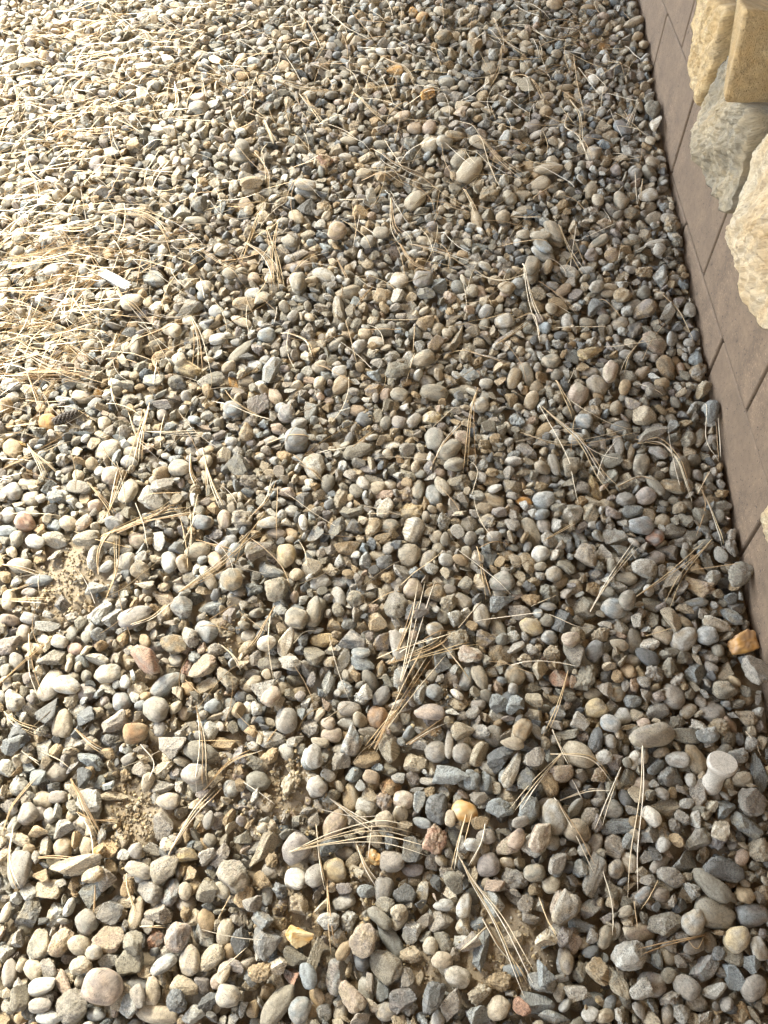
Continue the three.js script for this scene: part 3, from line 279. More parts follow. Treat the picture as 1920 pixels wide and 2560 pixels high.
[700, 760, 2.37, `850,318,150,95,30,bn,r 570,208,105,78,0,bl,r 645,185,65,55,-10,b,r 500,155,80,65,0,tb,r 235,145,95,60,10,ty,k 185,215,105,75,0,b,a 1335,92,112,78,0,lb,r 870,97,105,70,20,bt,h 935,125,85,70,60,tn,r 995,152,70,55,-45,b,r 1055,190,140,80,60,nb,a 918,237,90,75,30,tp,h 768,265,65,60,0,b,r 490,285,90,70,30,b,h 283,310,95,65,55,n,a 672,290,85,75,0,ng,a 923,352,100,60,15,bn,r 868,422,102,80,0,lg,r 695,405,140,90,10,n,h 445,375,100,45,0,ln,r 278,380,95,80,0,s,a 185,375,90,70,70,ln,h 360,460,140,90,45,tb,r 237,468,80,65,60,b,r 555,485,135,70,15,tm,a 912,498,168,98,-5,bn,r 1085,478,155,75,5,bn,r 708,522,108,78,-5,bn,r 1133,400,120,85,-10,sl,a 1010,418,100,80,-45,tg,k 1222,520,72,62,-80,l,r 1222,458,82,60,0,bl,r 1185,582,105,90,0,lb,r 1395,418,125,75,75,tb,r 1470,390,130,75,-65,nb,r 455,597,97,72,0,tp,r 325,622,95,60,0,ls,r 185,600,150,75,80,gs,h 40,645,90,85,0,ml,r 115,705,95,85,0,mg,r 98,800,135,110,15,sg,r 710,680,95,90,0,mg,r 630,675,80,65,50,n,r 795,665,110,60,45,gl,r 592,625,85,60,80,n,h 650,568,95,65,50,n,a 445,690,110,40,18,t,r 922,790,165,110,-80,ng,r 1007,870,150,100,35,bn,r 1042,948,125,85,25,bg,r 845,885,92,70,0,b,r 948,990,70,55,0,p,r 1080,800,100,75,-40,bp,h 670,812,98,55,-10,wb,h 765,845,100,70,10,gn,h 620,755,85,45,0,b,h 350,788,95,65,-30,lb,h 410,757,78,48,60,ms,r 460,850,170,90,15,n,h 205,955,145,120,-70,lb,h 548,1003,160,70,-8,lg,a 640,1030,80,75,0,lb,r 484,1047,92,68,-55,lg,r 822,1075,152,75,85,bn,r 910,1110,135,90,-80,ls,r 740,1105,95,85,0,tm,k 985,1060,130,70,-50,b,r 1060,1042,145,90,-5,nb,k 1268,1130,160,90,-12,bt,r 1135,1280,118,92,20,gn,h 1232,1262,115,75,-25,gb,k 1220,1207,98,72,-10,nt,r 1378,1072,135,85,0,lb,a 625,1195,120,80,55,bw,h 358,1130,115,75,65,bn,h 405,1220,145,75,-15,n,a 428,1280,110,90,-30,gd,a 335,1325,140,75,60,dn,a 545,1303,115,105,60,tb,h 667,1302,108,92,0,bn,r 790,1330,145,130,80,bl,h 768,1460,138,128,0,bn,r 608,1370,118,65,10,tb,k 400,1425,145,80,15,bt,a 575,1467,110,65,5,b,r 285,1395,62,58,0,lw,r 140,1293,75,52,-80,w,r 210,1340,110,85,30,sg,a 130,1135,110,95,0,dg,a 938,1412,92,80,80,bn,r 868,1490,130,85,60,bg,r 495,1508,110,80,75,sl,a 1042,1390,80,65,30,b,h 1130,1372,82,75,60,gn,r 1105,1462,98,72,75,bn,r 1268,1375,90,65,0,lg,r 1263,1465,110,95,-80,sd,a 1352,1465,90,80,0,bt,k`],
[700, 1360, 2.37, `797,250,132,120,70,bp,r 690,345,155,130,-70,gn,h 800,388,155,105,30,dm,a 912,302,125,105,10,tn,h 1078,303,135,85,-30,gb,r 1322,217,148,115,-5,gn,r 1317,335,148,110,0,ds,a 350,285,135,85,-70,gl,r 450,312,108,92,0,nb,h 230,205,125,80,25,gl,r 188,125,130,90,-25,bn,r 360,192,118,75,0,sm,h 640,230,105,70,60,gb,r 718,222,95,70,30,g,r 205,385,200,95,65,ng,r 98,445,132,118,0,nb,r 300,462,112,90,-20,tb,h 403,445,88,65,0,sl,h 243,540,138,88,10,ty,h 433,552,145,125,0,dg,a 577,450,110,105,0,bt,a 480,625,108,72,5,sl,r 485,700,150,95,-20,s,h 205,645,125,110,-50,n,h 385,685,155,70,65,ng,h 315,682,95,75,0,b,a 698,592,185,95,-70,lg,r 590,560,110,90,0,mt,a 622,640,110,80,-10,nb,a 65,705,125,95,0,wl,a 578,730,120,65,75,nt,h 715,790,145,80,80,gs,h 285,805,145,70,70,sl,a 385,818,108,105,0,ls,h 510,872,95,80,75,lw,h 912,866,108,98,-30,sg,r 905,770,80,75,0,gb,r 828,882,112,65,80,sl,h 408,953,150,112,15,gb,r 925,495,110,85,10,lb,r 1053,552,128,110,0,bn,k 955,402,108,85,70,nb,r 1195,415,148,95,-75,gb,r 1293,460,160,90,-60,nb,r 1135,647,138,92,-5,pw,h 1293,628,160,110,0,bt,a 952,690,155,100,-45,ds,a 1110,770,140,90,75,sl,r 1190,770,155,80,-65,bn,r 1402,757,130,112,-60,bt,r 1275,725,95,60,0,bl,h 1235,540,115,85,-10,mt,a 1043,428,90,85,0,nl,h 1380,540,85,70,0,l,h 1300,940,130,100,-30,ds,a 1392,950,115,95,60,s,h 1185,928,88,72,0,mg,r`],
];
// stones with a look of their own: photo x, y, length, width, turn, colours, kind, label
const SPECIAL = [
[735.5, 2333.8, 84, 62, 15, 'oy', 'a', 'bright orange wedge-shaped quartz stone, biggest of the orange ones amid grey gravel'],
[1157, 2018, 68, 53, -20, 'oy', 'r', 'smooth orange quartz pebble with pine needles poking from under it'],
[946, 2142, 48, 36, -60, 'oy', 'k', 'knobbly little orange stone touching a grey pebble'],
[1858.7, 1604, 80, 54, 15, 'oq', 'h', 'glossy orange-brown stone against the foot of the block wall'],
[1311, 1243.5, 45, 25, -5, 'oq', 'r', 'glossy flat orange-brown pebble beside a pale round pebble'],
[540, 145, 32, 26, 0, 'oy', 'h', 'small golden orange stone among dry needles in the brightest light'],
[1091, 2098, 73, 56, 80, 'pe', 'k', 'jagged pink sandstone lump under a long arc of pine needles'],
[1028, 1269, 65, 42, -5, 'yb', 'k', 'pitted cream-yellow sponge-like stone above a squarish pale pebble'],
[1078, 1036, 48, 42, 0, 'wy', 'h', 'blocky cream-coloured stone above a long dark oval pebble'],
[41, 1101, 38, 22, 0, 'yo', 'k', 'bright yellow lichen-crusted stone half hidden by pine needles'],
];
const NAMES = { r: 'river_pebble', h: 'split_pebble', a: 'broken_stone', k: 'rough_stone' };
const KINDW = { r: 'smooth pebble', h: 'half-broken pebble', a: 'sharp-edged stone', k: 'rough pitted stone' };
const CATS = { r: 'pebble', h: 'pebble', a: 'stone', k: 'stone' };
const GROUPS = { r: 'smooth pebbles lying in the gravel bed', h: 'half-broken pebbles lying in the gravel bed', a: 'angular stones lying in the gravel bed', k: 'rough stones lying in the gravel bed' };
const marked = [];
for (const [ox, oy, sc, text] of TILES) for (const s of text.split(' ')) {
  const f = s.split(','); let [x, y, L, Wd, an] = f.slice(0, 5).map(Number);
  if (Wd > L) { [L, Wd] = [Wd, L]; an += 90; }
  marked.push({ x: ox + x / sc, y: oy + y / sc, L: L / sc, W: Wd / sc, an, col: f[5], kind: f[6] });
}
for (const [x, y, L, Wd, an, col, kind, label] of SPECIAL) marked.push({ x, y, L, W: Wd, an, col, kind, label });
for (const m of marked) {                                     // from the outline in the photo to half axes and a turn on the bed
  const p = onBed(m.x, m.y), pu = onBed(m.x + 1, m.y), pv = onBed(m.x, m.y - 1);
  const depth = p.k * p.d.dot(FWD), mpp = depth / F, sinE = -p.d.dot(EN) / p.d.length(), cosE = Math.sqrt(1 - sinE * sinE);
  const t = m.an * Math.PI / 180, c = Math.cos(t), s = Math.sin(t), l2 = m.L * m.L / 4, w2 = m.W * m.W / 4;
  m.c = Math.min(m.W, m.L) * mpp * 0.5 * (0.58 + 0.2 * rand());
  let xx = l2 * c * c + w2 * s * s, xy = (l2 - w2) * c * s, yy = l2 * s * s + w2 * c * c;
  const y0 = yy; yy = Math.max(yy - (m.c * cosE / mpp) ** 2, 0.3 * y0); xy *= Math.sqrt(yy / y0);
  const a = pu.u - p.u, b = pv.u - p.u, d = pu.v - p.v, e = pv.v - p.v;
  const uu = a * a * xx + 2 * a * b * xy + b * b * yy, uv = a * d * xx + (a * e + b * d) * xy + b * e * yy, vv = d * d * xx + 2 * d * e * xy + e * e * yy;
  const tr = (uu + vv) / 2, df = Math.sqrt(((uu - vv) / 2) ** 2 + uv * uv);
  m.a = Math.sqrt(tr + df); m.b = Math.sqrt(Math.max(tr - df, 0.12 * (tr + df))); m.yaw = 0.5 * Math.atan2(2 * uv, uu - vv); m.u = p.u; m.v = p.v;
  m.c = Math.min(m.c, m.b * 0.95);
  const gr = { r: 1.06, h: 1.13, a: 1.17, k: 1.1 }[m.kind]; m.a *= gr; m.b *= gr; m.c *= gr;
}
marked.sort((p, q) => q.a * q.b - p.a * p.b);
const byShown = [...marked].sort((p, q) => q.L * q.W - p.L * p.W), nShown = {};
for (const m of byShown) { nShown[m.kind] = (nShown[m.kind] || 0) + 1; m.single = m.label || nShown[m.kind] <= 310; }
// things of other kinds keep their place free
const KEEP = [[1806, 1945, 0.020], [283, 692, 0.026], [166, 1044, 0.018]].map(([x, y, r]) => { const p = onBed(x, y); return [p.u, p.v, r]; });
for (const [u, v, r] of KEEP) for (let j = -20; j <= 20; j++) for (let i = -20; i <= 20; i++) if (Math.hypot(i, j) * CELL < r) PROT[(Math.floor((v - V0) / CELL) + j) * NU + Math.floor((u - U0) / CELL) + i] = 1;
for (const m of marked) {
  let best = 99, B = null; const sh = { r: 0.92, h: 0.86, a: 0.82, k: 0.88 }[m.kind];
  for (let r = 0; r < 5; r++) {
    const q = pose(m.yaw, (0.04 + 0.16 * Math.abs(gauss())) * (r ? 1 : 0.5), rand() * 6.283), fp = ellipsoid(q, m.a * sh, m.b * sh, m.c * sh);
    for (let k = 0; k < 14; k++) {
      const g = k < 2 ? 0 : 0.0032, du = gauss() * g, dv = gauss() * g;
      const i = Math.floor((m.u + du - U0) / CELL), j = Math.floor((m.v + dv - V0) / CELL), z = dropAt(fp, i, j, 1), e = z + 0.8 * Math.hypot(du, dv);
      if (e < best) { best = e; B = { q, fp, i, j, z }; }
    }
  }
  if (!B) { m.skip = true; continue; }
  m.n = Math.min(B.z - 0.2 * m.c, 0.022); m.q = B.q; m.u = U0 + (B.i + 0.5) * CELL; m.v = V0 + (B.j + 0.5) * CELL;
  settle(B.fp, B.i, B.j, m.n, true);
}
for (let k = 0; k < AREA * 9500; k++) {                       // the stones between them
  const [u, v] = anywhere(); if (rand() < bare(u, v)) continue;
  const far = clamp((v - 0.9) / 1.5), L = sizeOf(0.0272 + 0.0085 * far, 0.24, 0.014, 0.044);
  tryFill(u, v, L, 4, 2, 0.75, 0.26, -0.001 + 0.6 * swell(u, v), 0.18);
}
for (let k = 0; k < AREA * 1700; k++) {                       // small ones that fell into the gaps
  const [u, v] = anywhere(); if (rand() < 0.4 * bare(u, v) || rand() < 0.6 * clamp((v - 0.9) / 1.5)) continue;
  tryFill(u, v, sizeOf(0.0115, 0.3, 0.005, 0.017), 5, 1, 0.6, 0.2, -0.011, 0.15);
}
for (const [x, y, R, s] of DIRT) for (let k = 0; k < 260 * R / 0.05; k++) {   // grit on the bare spots
  tryFill(x + gauss() * R * 0.6, y + gauss() * R * 0.6, sizeOf(0.0042, 0.35, 0.002, 0.008), 1, 1, 0.6, 0.1, 0.0, 0.3, 'tbtby');
}

const lookOf = q => `${COLW[q.col[0]]} ${KINDW[q.kind]}`;
function nextTo(m) { let best = 9, b = null; for (const q of marked) if (q !== m && q.single && !q.skip) { const d = Math.hypot(q.u - m.u, q.v - m.v) - 0.5 * q.a; if (d < best) { best = d; b = q; } } return lookOf(b); }
for (const m of marked) {
  if (m.skip) continue;
  const r = rngOf(Math.floor(m.x * 131 + m.y * 977)), k1 = m.col[0], k2 = m.col[1] || m.col[0];
  const c1 = colOf(k1, r, 0.07), c2 = colOf(k2, r, 0.07);
  if (!m.single) { const vr = VAR.filter(v => v.kind === m.kind)[Math.floor(r() * 14)], s = m.a / vr.a; vr.list.push({ u: m.u, v: m.v, n: m.n, q: m.q, s, sy: m.c / vr.c / s, sz: m.b / vr.b / s, col: c1.map((x, i) => (x + c2[i]) / 2) }); continue; }
  const quartz = k1 === 'o' && m.label;
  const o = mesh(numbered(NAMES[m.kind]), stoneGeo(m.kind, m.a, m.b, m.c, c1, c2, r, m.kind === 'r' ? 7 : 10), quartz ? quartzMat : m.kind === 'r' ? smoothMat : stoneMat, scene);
  o.position.copy(bedToWorld(m.u, m.n, m.v)); o.quaternion.copy(QP).multiply(m.q);
  const size = m.a > 0.026 ? 'large' : m.a > 0.0195 ? 'medium-sized' : 'small', ratio = m.a / m.b;
  const shape = ratio > 1.75 ? 'long' : ratio > 1.25 ? (m.kind === 'r' ? 'oval' : 'oblong') : (m.kind === 'r' ? 'round' : 'compact');
  const pw = bedToWorld(m.u, 0, m.v), dw = DW + WN.dot(pw.sub(CAM));
  const where = dw < 0.09 ? 'by the block wall' : bare(m.u, m.v) > 0.2 ? 'on bare dirt' : `beside a ${nextTo(m)}`;
  const make = c => `${size} ${shape} ${c} ${KINDW[m.kind]} ${where}`, full = make(k1 === k2 ? COLW[k1] : `${COLW[k1]} and ${COLW[k2]}`);
  tag(o, m.label || (full.split(' ').length <= 16 ? full : make(COLW[k1])), CATS[m.kind], m.label ? null : GROUPS[m.kind]);
}

// ---------------------------------------------------------------- the mass of gravel
{
  const gravel = new THREE.Group(); gravel.name = 'gravel'; scene.add(gravel);
  tag(gravel, 'grey and beige gravel of small pebbles and broken stones covering the ground', 'gravel', null, 'stuff');
  const M4 = new THREE.Matrix4(), c = new THREE.Color();
  for (const vr of VAR) {
    const im = new THREE.InstancedMesh(vr.geo, vr.kind === 'r' ? smoothMat : stoneMat, vr.list.length); im.name = numbered('loose_pebbles'); im.userData.kind = 'stuff'; im.castShadow = im.receiveShadow = true;
    vr.list.forEach((s, i) => {
      M4.compose(bedToWorld(s.u, s.n, s.v), QP.clone().multiply(s.q), V(s.s, s.s * (s.sy || 1), s.s * (s.sz || 1))); im.setMatrixAt(i, M4);
      im.setColorAt(i, c.setRGB(s.col[0], s.col[1], s.col[2]));
    });
    gravel.add(im);
  }
}

// ---------------------------------------------------------------- ground
const dirtN = 512, dg = rngOf(31), dgv = new Float32Array(dirtN * dirtN).map(() => dg());
const dirtMap = tex(dirtN, (x, y, i, j) => {
  const n = 0.5 + 0.5 * wrapN(x, y, 6, 1) + 0.35 * wrapN(x, y, 22, 2) + 0.3 * wrapN(x, y, 70, 6), g = dgv[j * dirtN + i];
  const k = 0.74 + 0.16 * n + 0.16 * (g - 0.5); return [clamp(0.67 * k), clamp(0.61 * k), clamp(0.51 * k)];
}, true);
const dirtBump = tex(dirtN, (x, y, i, j) => { const g = 0.5 + 0.25 * wrapN(x, y, 40, 2) + 0.2 * wrapN(x, y, 110, 3) + 0.2 * (dgv[j * dirtN + i] - 0.5); return [clamp(g), clamp(g), clamp(g)]; });
const dirtMat = new THREE.MeshStandardMaterial({ map: dirtMap, bumpMap: dirtBump, bumpScale: 0.002, roughness: 0.96 });
{
  const axis = (lo, hi, step, far) => { const a = []; for (let x = lo; x <= hi + 1e-6; x += step) a.push(x); let s = step, x = hi; while (x < far) { s *= 1.5; x += s; a.push(x); } s = step; x = lo; while (x > -far) { s *= 1.5; x -= s; a.unshift(x); } return a; };
  const us = axis(U0, U1, 0.009, 160), vs = axis(V0, V1, 0.009, 160), pos = [], uv = [], idx = [];
  for (const v of vs) for (const u of us) {
    const inside = u > U0 - 0.01 && u < U1 + 0.01 && v > V0 - 0.01 && v < V1 + 0.01;
    const p = bedToWorld(u, inside ? dirtH(u, v) : -0.027, v);
    const vFar = Math.max(v - 4.5, 0), vBack = Math.max(-2 - v, 0); p.y += (vBack - vFar) * Math.sin(ALPHA);   // the slope ends beyond the bed
    pos.push(p.x, p.y, p.z); uv.push(u / 0.35, v / 0.35);
  }
  const nu = us.length;
  for (let j = 0; j < vs.length - 1; j++) for (let i = 0; i < nu - 1; i++) { const a = j * nu + i; idx.push(a, a + 1, a + nu, a + 1, a + nu + 1, a + nu); }
  const g = new THREE.BufferGeometry(); g.setAttribute('position', new THREE.Float32BufferAttribute(pos, 3)); g.setAttribute('uv', new THREE.Float32BufferAttribute(uv, 2)); g.setIndex(idx); g.computeVertexNormals();
  tag(mesh('ground', g, dirtMat, scene), 'sandy tan dirt showing between the stones', 'ground', null, 'structure');
}

// ---------------------------------------------------------------- block wall
const WQ = new THREE.Quaternion().setFromAxisAngle(YA, Math.atan2(-Math.cos(PSI), -Math.sin(PSI)));
const BL = 0.4064, BH = 0.2032, Y1 = CAM.y - 0.8382, S0 = 2.299, S1 = 1.2806;
const paintN = 512, paintPits = pitField(paintN, 560, 1.2, 5.5, 17), pr = rngOf(3), prv = new Float32Array(paintN * paintN).map(() => pr());
const paintMap = tex(paintN, (x, y, i, j) => {
  const o = j * paintN + i, k = 0.95 + 0.16 * wrapN(x, y, 5, 4) + 0.12 * wrapN(x, y, 20, 5) + 0.16 * (prv[o] - 0.5) - 0.45 * paintPits[o] + (wrapN(x, y, 60, 9) > 0.36 ? 0.24 : 0);
  return [clamp(0.45 * k), clamp(0.378 * k), clamp(0.30 * k)];
}, true);
const paintBump = tex(paintN, (x, y, i, j) => { const o = j * paintN + i, g = 0.62 + 0.12 * wrapN(x, y, 24, 7) + 0.12 * wrapN(x, y, 80, 8) + 0.1 * (prv[o] - 0.5) - 0.55 * paintPits[o]; return [clamp(g), clamp(g), clamp(g)]; });
const blockMat = new THREE.MeshStandardMaterial({ map: paintMap, bumpMap: paintBump, bumpScale: 0.0026, roughness: 0.8 });
const jointMat = new THREE.MeshStandardMaterial({ color: new THREE.Color().setRGB(0.14, 0.10, 0.078), bumpMap: paintBump, bumpScale: 0.002, roughness: 0.95 });
const wall = new THREE.Group(); wall.name = 'block_wall'; wall.position.copy(WBASE); wall.quaternion.copy(WQ); scene.add(wall);
tag(wall, 'mauve-brown painted concrete block wall along the gravel bed', 'wall');
{
  const HEAD = 0.0095, BED = 0.0022, proto = [0, 1, 2].map(k => {
    const g = new RoundedBoxGeometry(BL - HEAD, BH - BED, 0.19, 2, 0.004), p = g.attributes.position, uv = new Float32Array(p.count * 2), r = rngOf(60 + k), o = [r(), r()];
    for (let i = 0; i < p.count; i++) { const nz = Math.abs(g.attributes.normal.getZ(i)) > 0.5; uv[i * 2] = o[0] + (p.getX(i) + (nz ? 0 : p.getZ(i))) / 0.24; uv[i * 2 + 1] = o[1] + (p.getY(i) + (nz ? 0 : 0.3 * p.getZ(i))) / 0.24; }
    g.setAttribute('uv', new THREE.BufferAttribute(uv, 2)); return g;
  });
  for (let c = -4; c < 2; c++) {                              // course c has its top at Y1 + c * BH
    const s0 = c % 2 === 0 ? S0 : S1;
    for (let k = -12; k < 12; k++) {
      const s = s0 + (k + 0.5) * BL; if (s < -0.7 || s > 4.2) continue;
      if (Y1 + c * BH < s * Math.tan(ALPHA) - 0.07) continue;          // wholly under ground
      const b = mesh(numbered('block'), proto[((k + 30) * 7 + (c + 9) * 5) % 3], blockMat, wall); b.position.set(-s, Y1 + c * BH - BH / 2, -0.095 - 0.0006 * (((k + 20) * 13 + (c + 5) * 7) % 3));
    }
  }
  const jo = mesh('mortar', new THREE.BoxGeometry(5.2, 1.45, 0.16), jointMat, wall); jo.position.set(-1.75, 0.1, -0.096);
  const core = mesh('wall_core', new THREE.BoxGeometry(5.4, 2.05, 0.15), new THREE.MeshStandardMaterial({ color: new THREE.Color().setRGB(0.36, 0.31, 0.24), roughness: 0.95 }), wall); core.position.set(-1.75, 1.86, -0.09);
}

// ---------------------------------------------------------------- stone facing above the blocks
const facing = new THREE.Group(); facing.name = 'stone_facing'; facing.position.copy(WBASE); facing.quaternion.copy(WQ); scene.add(facing);
tag(facing, 'rough yellow sandstone facing that overhangs the painted block wall', 'stone facing');
const rockN = 512, rockPits = pitField(rockN, 900, 1.5, 7, 23), rr = rngOf(8), rrv = new Float32Array(rockN * rockN).map(() => rr());
const rockMap = tex(rockN, (x, y, i, j) => {
  const o = j * rockN + i, k = 0.86 + 0.16 * wrapN(x, y, 7, 4) + 0.14 * wrapN(x, y, 26, 5) + 0.1 * (rrv[o] - 0.5) - 0.14 * rockPits[o], w = wrapN(x, y, 4, 11);
  return [clamp(k), clamp(k * (0.985 - 0.05 * w)), clamp(k * (0.96 - 0.14 * w))];
}, true);
const rockBump = tex(rockN, (x, y, i, j) => { const o = j * rockN + i, g = 0.55 + 0.22 * wrapN(x, y, 16, 7) + 0.16 * wrapN(x, y, 50, 8) + 0.08 * (rrv[o] - 0.5) - 0.3 * rockPits[o]; return [clamp(g), clamp(g), clamp(g)]; });
const rockMat = new THREE.MeshStandardMaterial({ vertexColors: true, map: rockMap, bumpMap: rockBump, bumpScale: 0.005, roughness: 0.9 });
// outline in wall coordinates -> a slab with a rough rounded face, thickness d
function facingStone(outline, d, back, c1, c2, seed, rough, grainAng) {
  const r = rngOf(seed), o = r() * 50, cx = outline.reduce((s, p) => s + p[0], 0) / outline.length, cy = outline.reduce((s, p) => s + p[1], 0) / outline.length;
  const NA = 180, NR = 40, hit = [], facets = []; for (let k = 0; k < 6; k++) { const t = r() * 6.283, sl = 0.18 + 0.5 * r(); facets.push([Math.cos(t) * sl, Math.sin(t) * sl, 0.012 + 0.03 * r()]); }
  for (let k = 0; k < NA; k++) {
    const t = k / NA * 2 * Math.PI, dx = Math.cos(t), dy = Math.sin(t); let best = 0.01;
    for (let e = 0; e < outline.length; e++) { const [x1, y1] = outline[e], [x2, y2] = outline[(e + 1) % outline.length], ax = x1 - cx, ay = y1 - cy, bx = x2 - x1, by = y2 - y1, det = dx * by - dy * bx; if (Math.abs(det) < 1e-12) continue; const s = (ax * by - ay * bx) / det, w = (ax * dy - ay * dx) / det; if (s > 0 && w >= 0 && w <= 1) best = Math.max(best, s); }
    hit.push(best);
  }
  const pos = [], uv = [], col = [], idx = [], ga = Math.cos(grainAng), gb = Math.sin(grainAng);
  const put = (x, y, z) => {
    const along = (x * ga + y * gb), across = (-x * gb + y * ga);
    const layer = noise(along * 9 + o, across * 70, z * 30), lump = noise(x * 16 + o, y * 16, z * 16), fine = noise(x * 60, y * 60 + o, z * 60);
    const k = 1 + 0.12 * layer + 0.12 * fine, m = clamp(0.5 + 1.1 * noise(x * 9 + o, y * 9 + 5, z * 9) + 0.5 * layer);
    pos.push(x, y, z); uv.push(x / 0.095 + z * 5 + o, y / 0.095 + z * 6);
    col.push((c1[0] * (1 - m) + c2[0] * m) * k, (c1[1] * (1 - m) + c2[1] * m) * k, (c1[2] * (1 - m) + c2[2] * m) * k); return lump;
  };
  for (let a = 0; a <= NR + 2; a++) for (let k = 0; k < NA; k++) {
    const t = k / NA * 2 * Math.PI, rho = Math.min(1, a / NR), R = hit[k], side = Math.max(0, a - NR) / 2;
    let x = cx + Math.cos(t) * R * rho, y = cy + Math.sin(t) * R * rho;
    const prof = Math.pow(Math.max(0, 1 - Math.pow(rho, 13)), 0.5);
    let cut = 0; for (const f of facets) cut = Math.max(cut, f[0] * (x - cx) + f[1] * (y - cy) - f[2]);
    const along = (x * ga + y * gb), across = (-x * gb + y * ga);
    let z = back + (d - back) * (0.72 + 0.28 * prof) - Math.min(cut, 0.02) * prof + rough * (1.1 * noise(along * 12 + o, across * 38, 3) + 0.7 * noise(x * 40 + o, y * 40, 1) + 0.8 * noise(x * 110, y * 110 + o, 2) - 1.6 * Math.max(0, noise(x * 75 + o, y * 75, 9) - 0.25)) * (1 - 0.5 * rho ** 4);
    if (side) z = back + (z - back) * (1 - side);
    if (a === 0) { x = cx; y = cy; }
    put(x, y, z);
  }
  for (let a = 0; a < NR + 2; a++) for (let k = 0; k < NA; k++) { const p = a * NA + k, q = a * NA + (k + 1) % NA; idx.push(p, p + NA, q, q, p + NA, q + NA); }
  const g = new THREE.BufferGeometry(); g.setAttribute('position', new THREE.Float32BufferAttribute(pos, 3)); g.setAttribute('uv', new THREE.Float32BufferAttribute(uv, 2)); g.setAttribute('color', new THREE.Float32BufferAttribute(col, 3)); g.setIndex(idx); g.computeVertexNormals();
  const o2 = mesh(numbered('stone'), g, rockMat, facing); return o2;
}
const fromTile = (pts, ox, oy, sc, off) => pts.map(([x, y]) => onWall(ox + x / sc, oy + y / sc, off));
{
  const A = p => fromTile(p, 1580, 0, 4.879, 0.045);
  const s1 = facingStone(A([[770, -260], [760, 0], [765, 130], [705, 280], [720, 560], [750, 800], [770, 1080], [800, 1180], [832, 1310], [870, 1220], [940, 1110], [960, 1020], [1000, 900], [1050, 720], [1120, 430], [1180, 260], [1215, 150], [1200, 60], [1120, 40], [1050, -120], [960, -280]]), 0.06, 0.0, [0.64, 0.50, 0.29], [0.54, 0.40, 0.20], 1, 0.006, 1.35);
  s1.userData.label = 'tapering yellow sandstone slab';
  const s2 = facingStone(fromTile([[1180, 660], [1080, 800], [1010, 960], [945, 1110], [900, 1180], [850, 1300], [800, 1460], [790, 1620], [800, 1750], [815, 1850], [795, 1980], [880, 2080], [905, 2200], [935, 2290], [1033, 2437], [1060, 2560], [1130, 2604], [1215, 2550], [1240, 2392], [1316, 2216], [1330, 2100], [1400, 1900], [1480, 1750], [1560, 1550], [1580, 1430], [1530, 1290], [1400, 1160], [1320, 1050], [1290, 950], [1290, 880], [1250, 760], [1210, 650]], 1580, 0, 4.879, 0.05), 0.07, 0.0, [0.31, 0.275, 0.20], [0.46, 0.39, 0.26], 2, 0.009, 1.2);
  s2.userData.label = 'grey-brown pitted stone with a crumbly face';
  const s4 = facingStone(fromTile([[1800, 1500], [1659, 1640], [1560, 1800], [1470, 2000], [1420, 2196], [1393, 2237], [1333, 2385], [1292, 2587], [1275, 2688], [1266, 2820], [1275, 2950], [1310, 3022], [1350, 3128], [1390, 3230], [1434, 3340], [1452, 3410], [1482, 3463], [1470, 3568], [1460, 3700], [1486, 3797], [1510, 3870], [1540, 3925], [1600, 4005], [1680, 4030], [1800, 3980], [2000, 3700], [2100, 3000], [2050, 2300], [1950, 1750]], 1580, 0, 4.879, 0.05), 0.075, 0.0, [0.66, 0.58, 0.42], [0.60, 0.46, 0.27], 3, 0.007, 1.3);
  s4.userData.label = 'pale yellow sandstone slab with orange staining';
  facingStone(fromTile([[1920, 1281], [1917, 1310], [1921, 1348], [1960, 1420], [2060, 1440], [2120, 1330], [2110, 1180], [2030, 1100], [1960, 1180]], 0, 0, 1, 0.05), 0.07, 0.0, [0.60, 0.50, 0.32], [0.5, 0.36, 0.2], 5, 0.006, 1.1);
  // block-shaped stone whose top, outer face and near end all show
  const eR1 = onWall(1861, 27, 0.1), eR0 = onWall(1840, 165, 0.1), eL1 = onWall(1829, 27, 0.1), eL0 = onWall(1829, 150, 0.1);
  const y0 = eR0[1] - 0.06, y1 = eR1[1], hh = y1 - y0, xm = (eL1[0] + eR0[0]) / 2, wide = eR1[0] - eL1[0];
  const bg = new RoundedBoxGeometry(wide, hh, 0.10, 14, 0.007), bp = bg.attributes.position, bc = new Float32Array(bp.count * 3), bu = new Float32Array(bp.count * 2);
  for (let i = 0; i < bp.count; i++) { const t = bp.getY(i) / hh + 0.5, fx = bp.getX(i) / wide + 0.5, a = eL0[0] + (eL1[0] - eL0[0]) * t, b = eR0[0] + (eR1[0] - eR0[0]) * t; bp.setX(i, a + (b - a) * fx - xm); }
  for (let i = 0; i < bp.count; i++) {
    const x = bp.getX(i), y = bp.getY(i), z = bp.getZ(i), n = 0.006 * noise(x * 24, y * 24, z * 24) + 0.003 * noise(x * 70, y * 70, z * 70), L = Math.hypot(x, y, z) || 1;
    bp.setXYZ(i, x + n * x / L * 1.5, y + n * y / L, z + n * z / L * 1.5); const k = 1 + 0.25 * noise(x * 30, y * 60, z * 30);
    bc[i * 3] = 0.50 * k; bc[i * 3 + 1] = 0.37 * k; bc[i * 3 + 2] = 0.19 * k; bu[i * 2] = (x + z) / 0.095; bu[i * 2 + 1] = (y + 0.4 * z) / 0.095;
  }
  bg.setAttribute('color', new THREE.BufferAttribute(bc, 3)); bg.setAttribute('uv', new THREE.BufferAttribute(bu, 2)); bg.computeVertexNormals();
  const s3 = mesh(numbered('stone'), bg, rockMat, facing); s3.position.set(xm, (y0 + y1) / 2, 0.05); s3.userData.label = 'squared brown sandstone block with its end face showing';
